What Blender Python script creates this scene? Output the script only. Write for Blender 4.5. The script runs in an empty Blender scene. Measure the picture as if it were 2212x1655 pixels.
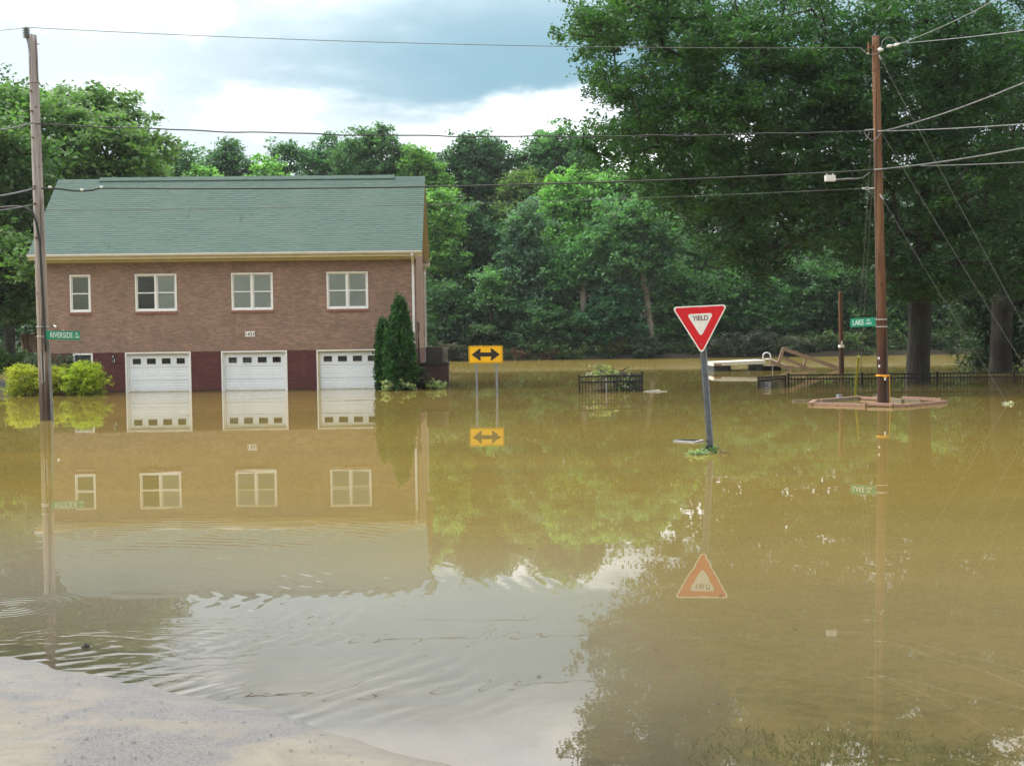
import bpy, math, random
import numpy as np
from mathutils import Vector, Matrix

random.seed(7)
RNG = np.random.default_rng(7)
sc = bpy.context.scene
COL = sc.collection

# ------------------------------------------------------------------ camera
FPX, CX, CY, CAMZ = 2544.0, 1106.0, 827.5, 1.97
TH = math.atan(93.9 / FPX)
RO = 0.0135
fw = Vector((0, math.cos(TH), -math.sin(TH)))
up0 = Vector((0, math.sin(TH), math.cos(TH)))
r0 = Vector((1, 0, 0))
rt = r0 * math.cos(RO) - up0 * math.sin(RO)
upv = r0 * math.sin(RO) + up0 * math.cos(RO)
cam = bpy.data.cameras.new('camera')
cam.lens = 36.0 * FPX / 2212.0
cam.sensor_width = 36.0
cam.clip_end = 3000
cam.clip_start = 0.1
camo = bpy.data.objects.new('camera', cam)
COL.objects.link(camo)
M4 = Matrix(((rt.x, upv.x, -fw.x, 0), (rt.y, upv.y, -fw.y, 0), (rt.z, upv.z, -fw.z, CAMZ), (0, 0, 0, 1)))
camo.matrix_world = M4
sc.camera = camo


def ray(px, py):
    return fw * FPX + rt * (px - CX) - upv * (py - CY)


def P(px, py, Y):
    d = ray(px, py)
    return Vector((0, 0, CAMZ)) + d * (Y / d.y)


def G(px, py, z=0.0):
    d = ray(px, py)
    return Vector((0, 0, CAMZ)) + d * ((z - CAMZ) / d.z)


# ------------------------------------------------------------------ node helpers
class NT:
    def __init__(s, tree):
        s.t = tree
        s.n = tree.nodes
        s.l = tree.links

    def add(s, kind, **kw):
        n = s.n.new(kind)
        for k, v in kw.items():
            if k == 'inp':
                for kk, vv in v.items():
                    if hasattr(vv, 'is_output'):
                        s.l.new(vv, n.inputs[kk])
                    else:
                        n.inputs[kk].default_value = vv
            else:
                setattr(n, k, v)
        return n

    def math(s, op, a, b=None, c=None, clamp=False):
        n = s.n.new('ShaderNodeMath')
        n.operation = op
        n.use_clamp = clamp
        for i, v in enumerate((a, b, c)):
            if v is None:
                continue
            if hasattr(v, 'is_output'):
                s.l.new(v, n.inputs[i])
            else:
                n.inputs[i].default_value = v
        return n.outputs[0]

    def smooth(s, v, a, b, lo=0.0, hi=1.0):
        n = s.n.new('ShaderNodeMapRange')
        n.interpolation_type = 'SMOOTHSTEP'
        s.l.new(v, n.inputs[0])
        n.inputs[1].default_value = a
        n.inputs[2].default_value = b
        n.inputs[3].default_value = lo
        n.inputs[4].default_value = hi
        return n.outputs[0]

    def mix(s, f, a, b, mode='MIX'):
        n = s.n.new('ShaderNodeMix')
        n.data_type = 'RGBA'
        n.blend_type = mode
        for i, v in ((0, f), (6, a), (7, b)):
            if hasattr(v, 'is_output'):
                s.l.new(v, n.inputs[i])
            elif i == 0:
                n.inputs[i].default_value = v
            else:
                n.inputs[i].default_value = (v[0], v[1], v[2], 1)
        return n.outputs[2]

    def noise(s, vec, scale, detail=4, rough=0.55, dist=0.0, out=0):
        n = s.n.new('ShaderNodeTexNoise')
        if vec is not None:
            s.l.new(vec, n.inputs['Vector'])
        n.inputs['Scale'].default_value = scale
        n.inputs['Detail'].default_value = detail
        n.inputs['Roughness'].default_value = rough
        n.inputs['Distortion'].default_value = dist
        return n.outputs[out]

    def mapping(s, vec, scale=(1, 1, 1), rot=(0, 0, 0), loc=(0, 0, 0)):
        n = s.n.new('ShaderNodeMapping')
        s.l.new(vec, n.inputs[0])
        n.inputs['Scale'].default_value = scale
        n.inputs['Rotation'].default_value = rot
        n.inputs['Location'].default_value = loc
        return n.outputs[0]


# ------------------------------------------------------------------ world, sun, exposure
SUN_EL, SUN_AZ = math.radians(48), math.radians(-78)     # azimuth from +Y towards +X
w = bpy.data.worlds.new('World')
sc.world = w
w.use_nodes = True
wt = NT(w.node_tree)
wt.n.clear()
tc = wt.add('ShaderNodeTexCoord').outputs['Generated']
sky = wt.add('ShaderNodeTexSky', sky_type='NISHITA', sun_disc=False, sun_elevation=SUN_EL, sun_rotation=SUN_AZ)
sep = wt.add('ShaderNodeSeparateXYZ', inp={0: tc})
SX, SY, SZ = sep.outputs
n_big = wt.noise(wt.mapping(tc, scale=(1, 1, 2.2)), 2.6, 7, 0.56, 0.3)
n_mid = wt.noise(wt.mapping(tc, scale=(1, 1, 2.6), loc=(3.1, 0.4, 0)), 6.0, 6, 0.55, 0.2)
el = wt.math('ARCSINE', SZ)
az = wt.math('ARCTAN2', SX, SY)
elw = wt.math('ADD', el, wt.math('MULTIPLY', wt.math('SUBTRACT', n_mid, 0.5), 0.10))
azw = wt.math('ADD', az, wt.math('MULTIPLY', wt.math('SUBTRACT', n_big, 0.5), 0.35))
low = wt.smooth(elw, 0.186, 0.212)
high = wt.smooth(elw, 0.37, 0.225)
lft = wt.smooth(azw, -0.36, -0.01)
rgt = wt.smooth(azw, 0.75, 0.35)
dark = wt.math('MULTIPLY', wt.math('MULTIPLY', low, high), wt.math('MULTIPLY', lft, rgt))
# broken cloud everywhere else: thin places let pale blue through
thin = wt.smooth(wt.math('ADD', wt.math('MULTIPLY', n_big, 0.6), wt.math('MULTIPLY', n_mid, 0.4)), 0.33, 0.52)
thin = wt.math('MULTIPLY', thin, wt.smooth(elw, 0.36, 0.24, 0.05, 1.0))
sundir = Vector((math.sin(SUN_AZ * 0.5) * math.cos(0.7), math.cos(SUN_AZ * 0.5) * math.cos(0.7), math.sin(0.7)))
dp = wt.add('ShaderNodeVectorMath', operation='DOT_PRODUCT', inp={0: tc, 1: sundir}).outputs['Value']
glow = wt.smooth(dp, -0.35, 0.95)
bright = wt.math('ADD', 0.75, wt.math('MULTIPLY', glow, 1.95))
bright = wt.math('MULTIPLY', bright, wt.smooth(el, 0.27, 0.50, 1.0, 1.35))
cloudcol = wt.mix(thin, (1.0, 1.0, 1.0), (0.252, 0.286, 0.303))
cloudcol = wt.mix(wt.math('MULTIPLY', dark, 0.97), cloudcol, (0.085, 0.155, 0.190))
sc1 = wt.add('ShaderNodeVectorMath', operation='SCALE', inp={0: cloudcol, 'Scale': bright}).outputs[0]
bg1 = wt.add('ShaderNodeBackground', inp={'Color': sc1, 'Strength': 1.0})
bg2 = wt.add('ShaderNodeBackground', inp={'Color': sky.outputs[0], 'Strength': 0.08})
mixw = wt.add('ShaderNodeMixShader', inp={0: 0.88, 1: bg2.outputs[0], 2: bg1.outputs[0]})
wt.l.new(mixw.outputs[0], wt.add('ShaderNodeOutputWorld').inputs[0])

sl = bpy.data.lights.new('sun', 'SUN')
sl.energy = 2.0
sl.angle = math.radians(11)
sl.color = (1.0, 0.95, 0.86)
so = bpy.data.objects.new('sun', sl)
COL.objects.link(so)
sd = Vector((math.sin(SUN_AZ) * math.cos(SUN_EL), math.cos(SUN_AZ) * math.cos(SUN_EL), math.sin(SUN_EL)))
so.rotation_euler = sd.to_track_quat('Z', 'Y').to_euler()
so.location = (-60, 40, 80)

sc.view_settings.view_transform = 'Standard'
sc.view_settings.look = 'None'
sc.view_settings.exposure = 0.52
sc.view_settings.gamma = 1.0
sc.view_settings.use_curve_mapping = False
sc.cycles.max_bounces = 6
sc.cycles.diffuse_bounces = 3
sc.cycles.glossy_bounces = 3
sc.cycles.transparent_max_bounces = 12
sc.cycles.caustics_reflective = False
sc.cycles.caustics_refractive = False
sc.cycles.use_denoising = True

# ------------------------------------------------------------------ materials
MATS = {}


def new_mat(name):
    m = bpy.data.materials.new(name)
    m.use_nodes = True
    t = NT(m.node_tree)
    t.n.clear()
    out = t.add('ShaderNodeOutputMaterial')
    MATS[name] = m
    return m, t, out


def plain(name, col, rough=0.6, var=0.15, scale=3.0, metal=0.0, bump=0.0, stretch=(1, 1, 1), col2=None, spec=0.4):
    """painted / wooden / metal surface: two tones broken up by noise, optional fine relief"""
    m, t, out = new_mat(name)
    v = t.add('ShaderNodeTexCoord').outputs['Object']
    mp = t.mapping(v, scale=stretch)
    n1 = t.noise(mp, scale, 6, 0.6)
    n2 = t.noise(mp, scale * 7, 3, 0.6)
    f = t.smooth(t.math('ADD', t.math('MULTIPLY', n1, 0.65), t.math('MULTIPLY', n2, 0.35)), 0.35, 0.65)
    if col2 is None:
        col2 = tuple(c * (1 - var * 2) for c in col)
        col = tuple(min(1, c * (1 + var * 0.3)) for c in col)
    c = t.mix(f, col, col2)
    b = t.add('ShaderNodeBsdfPrincipled', inp={'Base Color': c, 'Roughness': rough, 'Metallic': metal, 'Specular IOR Level': spec})
    if bump:
        bp = t.add('ShaderNodeBump', inp={'Height': n2, 'Distance': bump, 'Strength': 1.0})
        t.l.new(bp.outputs[0], b.inputs['Normal'])
    t.l.new(b.outputs[0], out.inputs[0])
    return m


def brick_mat(name, c1, c2, mortar, dirt, bw=0.203, bh=0.0677, vertical=False):
    m, t, out = new_mat(name)
    uv = t.add('ShaderNodeTexCoord').outputs['UV']
    mp = t.mapping(uv, rot=(0, 0, math.pi / 2 if vertical else 0))
    br = t.add('ShaderNodeTexBrick', inp={'Vector': mp, 'Color1': (*c1, 1), 'Color2': (*c2, 1), 'Mortar': (*mortar, 1),
                                          'Scale': 1.0, 'Mortar Size': 0.006, 'Mortar Smooth': 0.3, 'Bias': -0.15,
                                          'Brick Width': bw, 'Row Height': bh})
    if vertical:
        br.offset = 0.0
    # irregular dark bricks: per-brick random from snapped coordinates
    sx = t.add('ShaderNodeSeparateXYZ', inp={0: mp})
    row = t.math('FLOOR', t.math('DIVIDE', sx.outputs[1], bh))
    off = t.math('MULTIPLY', t.math('MODULO', row, 2.0), 0.5)
    colx = t.math('FLOOR', t.math('ADD', t.math('DIVIDE', sx.outputs[0], bw), off))
    cmb = t.add('ShaderNodeCombineXYZ', inp={0: colx, 1: row})
    wn = t.add('ShaderNodeTexWhiteNoise', noise_dimensions='2D', inp={'Vector': cmb.outputs[0]})
    big = t.noise(uv, 1.1, 4, 0.6)
    thr = t.smooth(t.math('ADD', wn.outputs[0], t.math('MULTIPLY', big, 0.7)), 1.00, 1.14)
    c = t.mix(t.math('MULTIPLY', thr, 0.5), br.outputs[0], dirt)
    hue = t.mix(wn.outputs[0], (0.86, 0.86, 0.88), (1.12, 1.08, 1.04))
    c = t.mix(1.0, c, hue, 'MULTIPLY')
    c = t.mix(t.smooth(big, 0.38, 0.66, 0.0, 0.22), c, tuple(x * 1.0 for x in dirt))
    # pale streaks of old water and weather
    st = t.noise(t.mapping(uv, scale=(2.0, 0.35, 1)), 1.5, 5, 0.6)
    c = t.mix(t.smooth(st, 0.55, 0.75, 0, 0.25), c, tuple(min(1, x * 1.5) for x in c1))
    zz = t.add('ShaderNodeSeparateXYZ', inp={0: uv}).outputs[1]
    zz = t.math('ADD', zz, t.math('MULTIPLY', t.math('SUBTRACT', st, 0.5), 0.10))
    c = t.mix(t.smooth(zz, 0.13, 0.03, 0, 0.7), c, (0.05, 0.035, 0.022))
    b = t.add('ShaderNodeBsdfPrincipled', inp={'Base Color': c, 'Roughness': 0.85, 'Specular IOR Level': 0.25})
    bp = t.add('ShaderNodeBump', inp={'Height': br.outputs['Fac'], 'Distance': -0.006, 'Strength': 1.0})
    t.l.new(bp.outputs[0], b.inputs['Normal'])
    t.l.new(b.outputs[0], out.inputs[0])
    return m


def shingle_mat():
    m, t, out = new_mat('shingles')
    uv = t.add('ShaderNodeTexCoord').outputs['UV']
    bw, bh = 0.30, 0.142
    sx = t.add('ShaderNodeSeparateXYZ', inp={0: uv})
    row = t.math('FLOOR', t.math('DIVIDE', sx.outputs[1], bh))
    rr = t.add('ShaderNodeTexWhiteNoise', noise_dimensions='1D', inp={'W': row}).outputs[0]
    xx = t.math('ADD', t.math('DIVIDE', sx.outputs[0], bw), t.math('MULTIPLY', rr, 7.3))
    colx = t.math('FLOOR', xx)
    cmb = t.add('ShaderNodeCombineXYZ', inp={0: colx, 1: row})
    wn = t.add('ShaderNodeTexWhiteNoise', noise_dimensions='2D', inp={'Vector': cmb.outputs[0]}).outputs[0]
    fy = t.math('FRACT', t.math('DIVIDE', sx.outputs[1], bh))
    # the printed shadow band of laminated shingles: present under raised tabs only
    band = t.math('MULTIPLY', t.smooth(fy, 0.52, 0.22), t.smooth(wn, 0.48, 0.58))
    base = t.mix(wn, (0.064, 0.104, 0.088), (0.088, 0.134, 0.116))
    base = t.mix(t.math('MULTIPLY', band, 0.9), base, (0.035, 0.075, 0.062))
    big = t.noise(uv, 0.55, 6, 0.62)
    base = t.mix(t.smooth(big, 0.42, 0.72, 0, 0.45), base, (0.100, 0.135, 0.115))
    st = t.noise(t.mapping(uv, scale=(1.6, 0.45, 1)), 1.3, 6, 0.65)
    base = t.mix(t.smooth(st, 0.60, 0.74, 0, 0.7), base, (0.050, 0.062, 0.055))
    gr = t.noise(uv, 60, 2, 0.5)
    base = t.mix(t.smooth(gr, 0.3, 0.7, 0, 0.22), base, (0.1, 0.13, 0.12))
    b = t.add('ShaderNodeBsdfPrincipled', inp={'Base Color': base, 'Roughness': 0.9, 'Specular IOR Level': 0.2})
    hgt = t.math('ADD', t.math('MULTIPLY', t.smooth(fy, 0.0, 0.12), 0.5), t.math('MULTIPLY', wn, 0.5))
    bp = t.add('ShaderNodeBump', inp={'Height': hgt, 'Distance': 0.006, 'Strength': 1.0})
    t.l.new(bp.outputs[0], b.inputs['Normal'])
    t.l.new(b.outputs[0], out.inputs[0])
    return m


def leaf_mat(name='leaves', trans=0.38):
    m, t, out = new_mat(name)
    oi = t.add('ShaderNodeObjectInfo')
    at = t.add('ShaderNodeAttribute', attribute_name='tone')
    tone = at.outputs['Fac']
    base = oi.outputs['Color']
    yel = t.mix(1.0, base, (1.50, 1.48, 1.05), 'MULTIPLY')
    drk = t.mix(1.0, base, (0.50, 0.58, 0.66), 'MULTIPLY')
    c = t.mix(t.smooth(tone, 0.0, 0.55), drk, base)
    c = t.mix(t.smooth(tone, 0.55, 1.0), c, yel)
    d = t.add('ShaderNodeBsdfPrincipled', inp={'Base Color': c, 'Roughness': 0.55, 'Specular IOR Level': 0.28})
    tr = t.add('ShaderNodeBsdfTranslucent', inp={'Color': t.mix(1.0, c, (1.10, 1.45, 0.65), 'MULTIPLY')})
    mx = t.add('ShaderNodeMixShader', inp={0: trans, 1: d.outputs[0], 2: tr.outputs[0]})
    t.l.new(mx.outputs[0], out.inputs[0])
    return m


def glass_mat():
    m, t, out = new_mat('glass')
    g = t.add('ShaderNodeBsdfGlossy', inp={'Color': (0.9, 0.95, 1, 1), 'Roughness': 0.02})
    tr = t.add('ShaderNodeBsdfTransparent', inp={'Color': (0.95, 0.97, 0.96, 1)})
    fr = t.add('ShaderNodeFresnel', inp={'IOR': 1.5})
    f = t.math('MULTIPLY', fr.outputs[0], 1.6, clamp=True)
    mx = t.add('ShaderNodeMixShader', inp={0: f, 1: tr.outputs[0], 2: g.outputs[0]})
    t.l.new(mx.outputs[0], out.inputs[0])
    return m


def bark_mat(name, c1, c2, sc_=2.0):
    m, t, out = new_mat(name)
    v = t.add('ShaderNodeTexCoord').outputs['Object']
    mp = t.mapping(v, scale=(6, 6, 0.9))
    n1 = t.noise(mp, sc_, 6, 0.7)
    n2 = t.noise(v, 0.8, 3, 0.6)
    c = t.mix(t.smooth(n1, 0.35, 0.65), c1, c2)
    c = t.mix(t.smooth(n2, 0.45, 0.7, 0, 0.4), c, (0.07, 0.09, 0.05))
    b = t.add('ShaderNodeBsdfPrincipled', inp={'Base Color': c, 'Roughness': 0.9, 'Specular IOR Level': 0.15})
    bp = t.add('ShaderNodeBump', inp={'Height': n1, 'Distance': 0.04, 'Strength': 1.0})
    t.l.new(bp.outputs[0], b.inputs['Normal'])
    t.l.new(b.outputs[0], out.inputs[0])
    return m


def pole_mat(name, top, low, dark, wet_z, split=6.0):
    """weathered wood: long vertical grain, cracks, knots, stain rising from the wet foot"""
    m, t, out = new_mat(name)
    v = t.add('ShaderNodeTexCoord').outputs['Object']
    mp = t.mapping(v, scale=(9, 9, 0.35))
    g = t.noise(mp, 2.2, 7, 0.65)
    g2 = t.noise(t.mapping(v, scale=(22, 22, 0.8)), 2.0, 4, 0.6)
    crack = t.smooth(t.noise(t.mapping(v, scale=(14, 14, 0.22)), 1.6, 3, 0.5), 0.57, 0.66)
    kn = t.smooth(t.noise(t.mapping(v, scale=(3, 3, 2.4)), 2.0, 2, 0.5), 0.66, 0.74)
    z = t.add('ShaderNodeSeparateXYZ', inp={0: v}).outputs[2]
    zn = t.math('ADD', z, t.math('MULTIPLY', t.math('SUBTRACT', g, 0.5), 2.5))
    c = t.mix(t.smooth(zn, split - 2.5, split + 2.5), low, top)
    c = t.mix(t.smooth(g, 0.35, 0.7, 0, 0.6), c, dark)
    c = t.mix(t.smooth(g2, 0.4, 0.75, 0, 0.35), c, tuple(x * 1.5 for x in top))
    c = t.mix(t.math('MAXIMUM', t.math('MULTIPLY', crack, 0.8), t.math('MULTIPLY', kn, 0.7)), c, tuple(x * 0.25 for x in dark))
    c = t.mix(t.smooth(zn, wet_z + 0.9, wet_z - 0.5, 0, 0.75), c, (0.035, 0.020, 0.016))
    b = t.add('ShaderNodeBsdfPrincipled', inp={'Base Color': c, 'Roughness': 0.85, 'Specular IOR Level': 0.2})
    bp = t.add('ShaderNodeBump', inp={'Height': t.math('SUBTRACT', g, t.math('MULTIPLY', crack, 0.8)), 'Distance': 0.02, 'Strength': 1.0})
    t.l.new(bp.outputs[0], b.inputs['Normal'])
    t.l.new(b.outputs[0], out.inputs[0])
    return m


def door_mat():
    m, t, out = new_mat('white_door')
    v = t.add('ShaderNodeTexCoord').outputs['Object']
    n1 = t.noise(t.mapping(v, scale=(1, 1, 0.4)), 1.6, 5, 0.6)
    n2 = t.noise(v, 14, 3, 0.6)
    c = t.mix(t.smooth(n1, 0.4, 0.7, 0, 0.5), (0.74, 0.79, 0.82), (0.62, 0.66, 0.68))
    z = t.add('ShaderNodeSeparateXYZ', inp={0: v}).outputs[2]
    z = t.math('ADD', z, t.math('MULTIPLY', t.math('SUBTRACT', n2, 0.5), 0.10))
    c = t.mix(t.smooth(z, 0.09, 0.0, 0, 0.75), c, (0.36, 0.31, 0.20))
    b = t.add('ShaderNodeBsdfPrincipled', inp={'Base Color': c, 'Roughness': 0.45, 'Specular IOR Level': 0.4})
    t.l.new(b.outputs[0], out.inputs[0])
    return m


def sign_mat(name, col, rough=0.4):
    return plain(name, col, rough, 0.06, 5.0)


brick_mat('brick_upper', (0.345, 0.220, 0.170), (0.245, 0.160, 0.125), (0.31, 0.25, 0.205), (0.150, 0.115, 0.080))
brick_mat('brick_soldier', (0.335, 0.21, 0.155), (0.25, 0.17, 0.12), (0.30, 0.24, 0.19), (0.17, 0.13, 0.09), vertical=True)
brick_mat('brick_lower', (0.135, 0.045, 0.042), (0.105, 0.034, 0.036), (0.10, 0.05, 0.045), (0.06, 0.030, 0.030))
brick_mat('brick_pier', (0.085, 0.045, 0.038), (0.055, 0.03, 0.028), (0.08, 0.06, 0.05), (0.035, 0.026, 0.022))
shingle_mat()
leaf_mat()
glass_mat()
bark_mat('bark_dark', (0.026, 0.022, 0.018), (0.011, 0.009, 0.008))
bark_mat('bark_grey', (0.060, 0.054, 0.046), (0.026, 0.023, 0.019))
bark_mat('bark_pale', (0.32, 0.28, 0.24), (0.16, 0.135, 0.11))
bark_mat('stump_wood', (0.26, 0.19, 0.15), (0.09, 0.05, 0.035), 1.2)
pole_mat('pole_grey', (0.36, 0.33, 0.33), (0.25, 0.19, 0.14), (0.13, 0.10, 0.09), 0.9, 4.0)
pole_mat('pole_brown', (0.175, 0.092, 0.050), (0.09, 0.034, 0.018), (0.07, 0.032, 0.018), 1.6, 3.6)
pole_mat('pole_dark', (0.20, 0.11, 0.06), (0.10, 0.05, 0.03), (0.04, 0.02, 0.015), 1.2, 4.0)
plain('white_trim', (0.80, 0.80, 0.78), 0.5, 0.05)
door_mat()
plain('cream_trim', (0.62, 0.55, 0.36), 0.6, 0.06)
plain('gutter_white', (0.78, 0.78, 0.78), 0.4, 0.06)
plain('blind_pale', (0.52, 0.60, 0.58), 0.7, 0.03, 1.0)
plain('blind_olive', (0.36, 0.39, 0.27), 0.7, 0.04, 1.0)
plain('dark_interior', (0.018, 0.020, 0.020), 0.8, 0.2)
plain('painted_sky_reflection', (0.18, 0.25, 0.34), 0.6, 0.1)  # pale blue standing in for sky mirrored in garage panes
plain('screen_dark', (0.030, 0.040, 0.045), 0.5, 0.1)
plain('black_metal', (0.010, 0.008, 0.007), 0.65, 0.2)
plain('galvanised', (0.30, 0.33, 0.36), 0.5, 0.18, 14.0, 0.6, 0.002)
plain('weathered_steel', (0.20, 0.225, 0.26), 0.55, 0.22, 22.0, 0.3, 0.003, (1, 1, 0.5))
plain('steel_hardware', (0.60, 0.60, 0.60), 0.4, 0.1, 9, 0.6)
plain('cable_black', (0.020, 0.024, 0.022), 0.5, 0.2)
plain('cable_grey', (0.12, 0.13, 0.125), 0.5, 0.2)
plain('cable_bright', (0.20, 0.21, 0.21), 0.45, 0.15)
plain('porcelain', (0.24, 0.27, 0.29), 0.3, 0.1)
plain('polymer_pale', (0.72, 0.73, 0.72), 0.4, 0.1)
plain('rust', (0.22, 0.10, 0.05), 0.8, 0.25, 9)
sign_mat('sign_green', (0.005, 0.23, 0.125))
sign_mat('sign_white', (0.78, 0.78, 0.76))
sign_mat('sign_red', (0.62, 0.012, 0.022))
sign_mat('sign_yellow', (0.86, 0.47, 0.005))
sign_mat('sign_black', (0.022, 0.016, 0.014))
sign_mat('sign_maroon', (0.09, 0.01, 0.03))
sign_mat('sign_letter', (0.62, 0.75, 0.70))
plain('dock_top', (0.62, 0.60, 0.53), 0.7, 0.12, 4)
plain('float_dark', (0.040, 0.045, 0.048), 0.6, 0.2)
plain('ramp_wood', (0.30, 0.215, 0.155), 0.8, 0.18, 5, 0, 0.004, (1, 1, 4))
plain('timber_red', (0.29, 0.175, 0.125), 0.75, 0.15, 4, 0, 0.004, (3, 3, 3))
plain('timber_grey', (0.20, 0.165, 0.11), 0.8, 0.22, 5, 0, 0.004, (3, 3, 3))
plain('yellow_plastic', (0.26, 0.26, 0.02), 0.4, 0.1)
plain('orange_band', (0.85, 0.38, 0.03), 0.5, 0.1)
plain('ac_shell', (0.050, 0.042, 0.036), 0.5, 0.15)
plain('ac_grille', (0.16, 0.145, 0.125), 0.5, 0.15)
plain('dead_wood', (0.30, 0.24, 0.17), 0.9, 0.25, 9, 0, 0.003)
plain('dark_debris', (0.030, 0.028, 0.020), 0.8, 0.3, 9)
plain('board_pale', (0.36, 0.37, 0.38), 0.7, 0.15, 6)
plain('lamp_bronze', (0.03, 0.022, 0.018), 0.4, 0.1)
plain('concrete_wall', (0.13, 0.14, 0.15), 0.85, 0.2, 2)


def leafy(name, rgb):
    return rgb


# ------------------------------------------------------------------ mesh builder
class MB:
    def __init__(s):
        s.v = []
        s.f = []
        s.uv = {}

    def quad(s, a, b, c, d):
        i = len(s.v)
        s.v += [tuple(a), tuple(b), tuple(c), tuple(d)]
        s.f.append((i, i + 1, i + 2, i + 3))

    def poly(s, pts):
        i = len(s.v)
        s.v += [tuple(p) for p in pts]
        s.f.append(tuple(range(i, i + len(pts))))

    def box(s, x0, x1, y0, y1, z0, z1):
        i = len(s.v)
        s.v += [(x0, y0, z0), (x1, y0, z0), (x1, y1, z0), (x0, y1, z0), (x0, y0, z1), (x1, y0, z1), (x1, y1, z1), (x0, y1, z1)]
        for f in ((0, 3, 2, 1), (4, 5, 6, 7), (0, 1, 5, 4), (1, 2, 6, 5), (2, 3, 7, 6), (3, 0, 4, 7)):
            s.f.append(tuple(i + k for k in f))
        return s

    def beam(s, a, b, w_, h_, upd=(0, 0, 1)):
        """rectangular bar from a to b, w_ across, h_ along the up direction"""
        a, b, u = Vector(a), Vector(b), Vector(upd)
        d = (b - a).normalized()
        sd_ = d.cross(u)
        if sd_.length < 1e-4:
            sd_ = d.cross(Vector((0, 1, 0)))
        sd_.normalize()
        u = sd_.cross(d).normalized()
        i = len(s.v)
        for p in (a, b):
            for q in ((-1, -1), (1, -1), (1, 1), (-1, 1)):
                s.v.append(tuple(p + sd_ * (q[0] * w_ / 2) + u * (q[1] * h_ / 2)))
        for f in ((0, 1, 2, 3), (7, 6, 5, 4), (0, 4, 5, 1), (1, 5, 6, 2), (2, 6, 7, 3), (3, 7, 4, 0)):
            s.f.append(tuple(i + k for k in f))
        return s

    def tube(s, pts, r, n=8, cap=True):
        pts = [Vector(p) for p in pts]
        rr = r if isinstance(r, (list, tuple)) else [r] * len(pts)
        i0 = len(s.v)
        ref = Vector((0.13, 0.31, 0.94)) if abs((pts[-1] - pts[0]).normalized().z) < 0.8 else Vector((0.2, 0.97, 0.1))
        for k, p in enumerate(pts):
            t_ = (pts[min(k + 1, len(pts) - 1)] - pts[max(k - 1, 0)]).normalized()
            a_ = t_.cross(ref).normalized()
            b_ = t_.cross(a_)
            for j in range(n):
                an = 2 * math.pi * j / n
                s.v.append(tuple(p + a_ * (math.cos(an) * rr[k]) + b_ * (math.sin(an) * rr[k])))
        for k in range(len(pts) - 1):
            for j in range(n):
                a = i0 + k * n + j
                b = i0 + k * n + (j + 1) % n
                s.f.append((a, b, b + n, a + n))
        if cap:
            s.f.append(tuple(i0 + j for j in range(n)))
            s.f.append(tuple(i0 + (len(pts) - 1) * n + j for j in reversed(range(n))))
        return s

    def prism(s, pts, o, a, b, nrm, t):
        """polygon given in the plane (o,a,b), extruded by t along nrm"""
        o, a, b, nrm = Vector(o), Vector(a), Vector(b), Vector(nrm)
        i = len(s.v)
        n = len(pts)
        for k in (0, 1):
            for (x, y) in pts:
                s.v.append(tuple(o + a * x + b * y + nrm * (t * k)))
        s.f.append(tuple(i + j for j in reversed(range(n))))
        s.f.append(tuple(i + n + j for j in range(n)))
        for j in range(n):
            s.f.append((i + j, i + (j + 1) % n, i + n + (j + 1) % n, i + n + j))
        return s

    def build(s, name, mat, parent=None, smooth=False, uv=None, bevel=0.0, world=False):
        me = bpy.data.meshes.new(name)
        v = s.v
        if world and parent is not None:
            inv = root_of(parent)
            v = [tuple(Vector(p) - inv) for p in v]
        me.from_pydata(v, [], s.f)
        me.materials.append(MATS[mat])
        if smooth:
            me.polygons.foreach_set('use_smooth', [True] * len(me.polygons))
        if uv:
            boxuv(me, uv)
        me.update()
        o = bpy.data.objects.new(name, me)
        COL.objects.link(o)
        if parent is not None:
            o.parent = parent
        if bevel:
            md = o.modifiers.new('bevel', 'BEVEL')
            md.width = bevel
            md.segments = 2
            md.limit_method = 'ANGLE'
        return o


def root_of(o):
    while o.parent:
        o = o.parent
    return Vector(o.location)


def boxuv(me, mode):
    uvl = me.uv_layers.new(name='UVMap')
    for p in me.polygons:
        n = p.normal
        for li in p.loop_indices:
            c = me.vertices[me.loops[li].vertex_index].co
            if mode == 'slope':
                uvl.data[li].uv = (c.x, c.z / 0.68)
            elif abs(n.x) > 0.6:
                uvl.data[li].uv = (c.y + 0.05, c.z)
            elif abs(n.z) > 0.6:
                uvl.data[li].uv = (c.x, c.y)
            else:
                uvl.data[li].uv = (c.x, c.z)


def tag(o, label=None, cat=None, group=None, kind=None):
    if label: o['label'] = label
    if cat: o['category'] = cat
    if group: o['group'] = group
    if kind: o['kind'] = kind
    return o


def thing(name, loc, label, cat, group=None, rz=0.0):
    o = bpy.data.objects.new(name, None)
    COL.objects.link(o)
    o.location = loc
    o.rotation_euler = (0, 0, rz)
    o.empty_display_size = 0.2
    return tag(o, label, cat, group)


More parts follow.
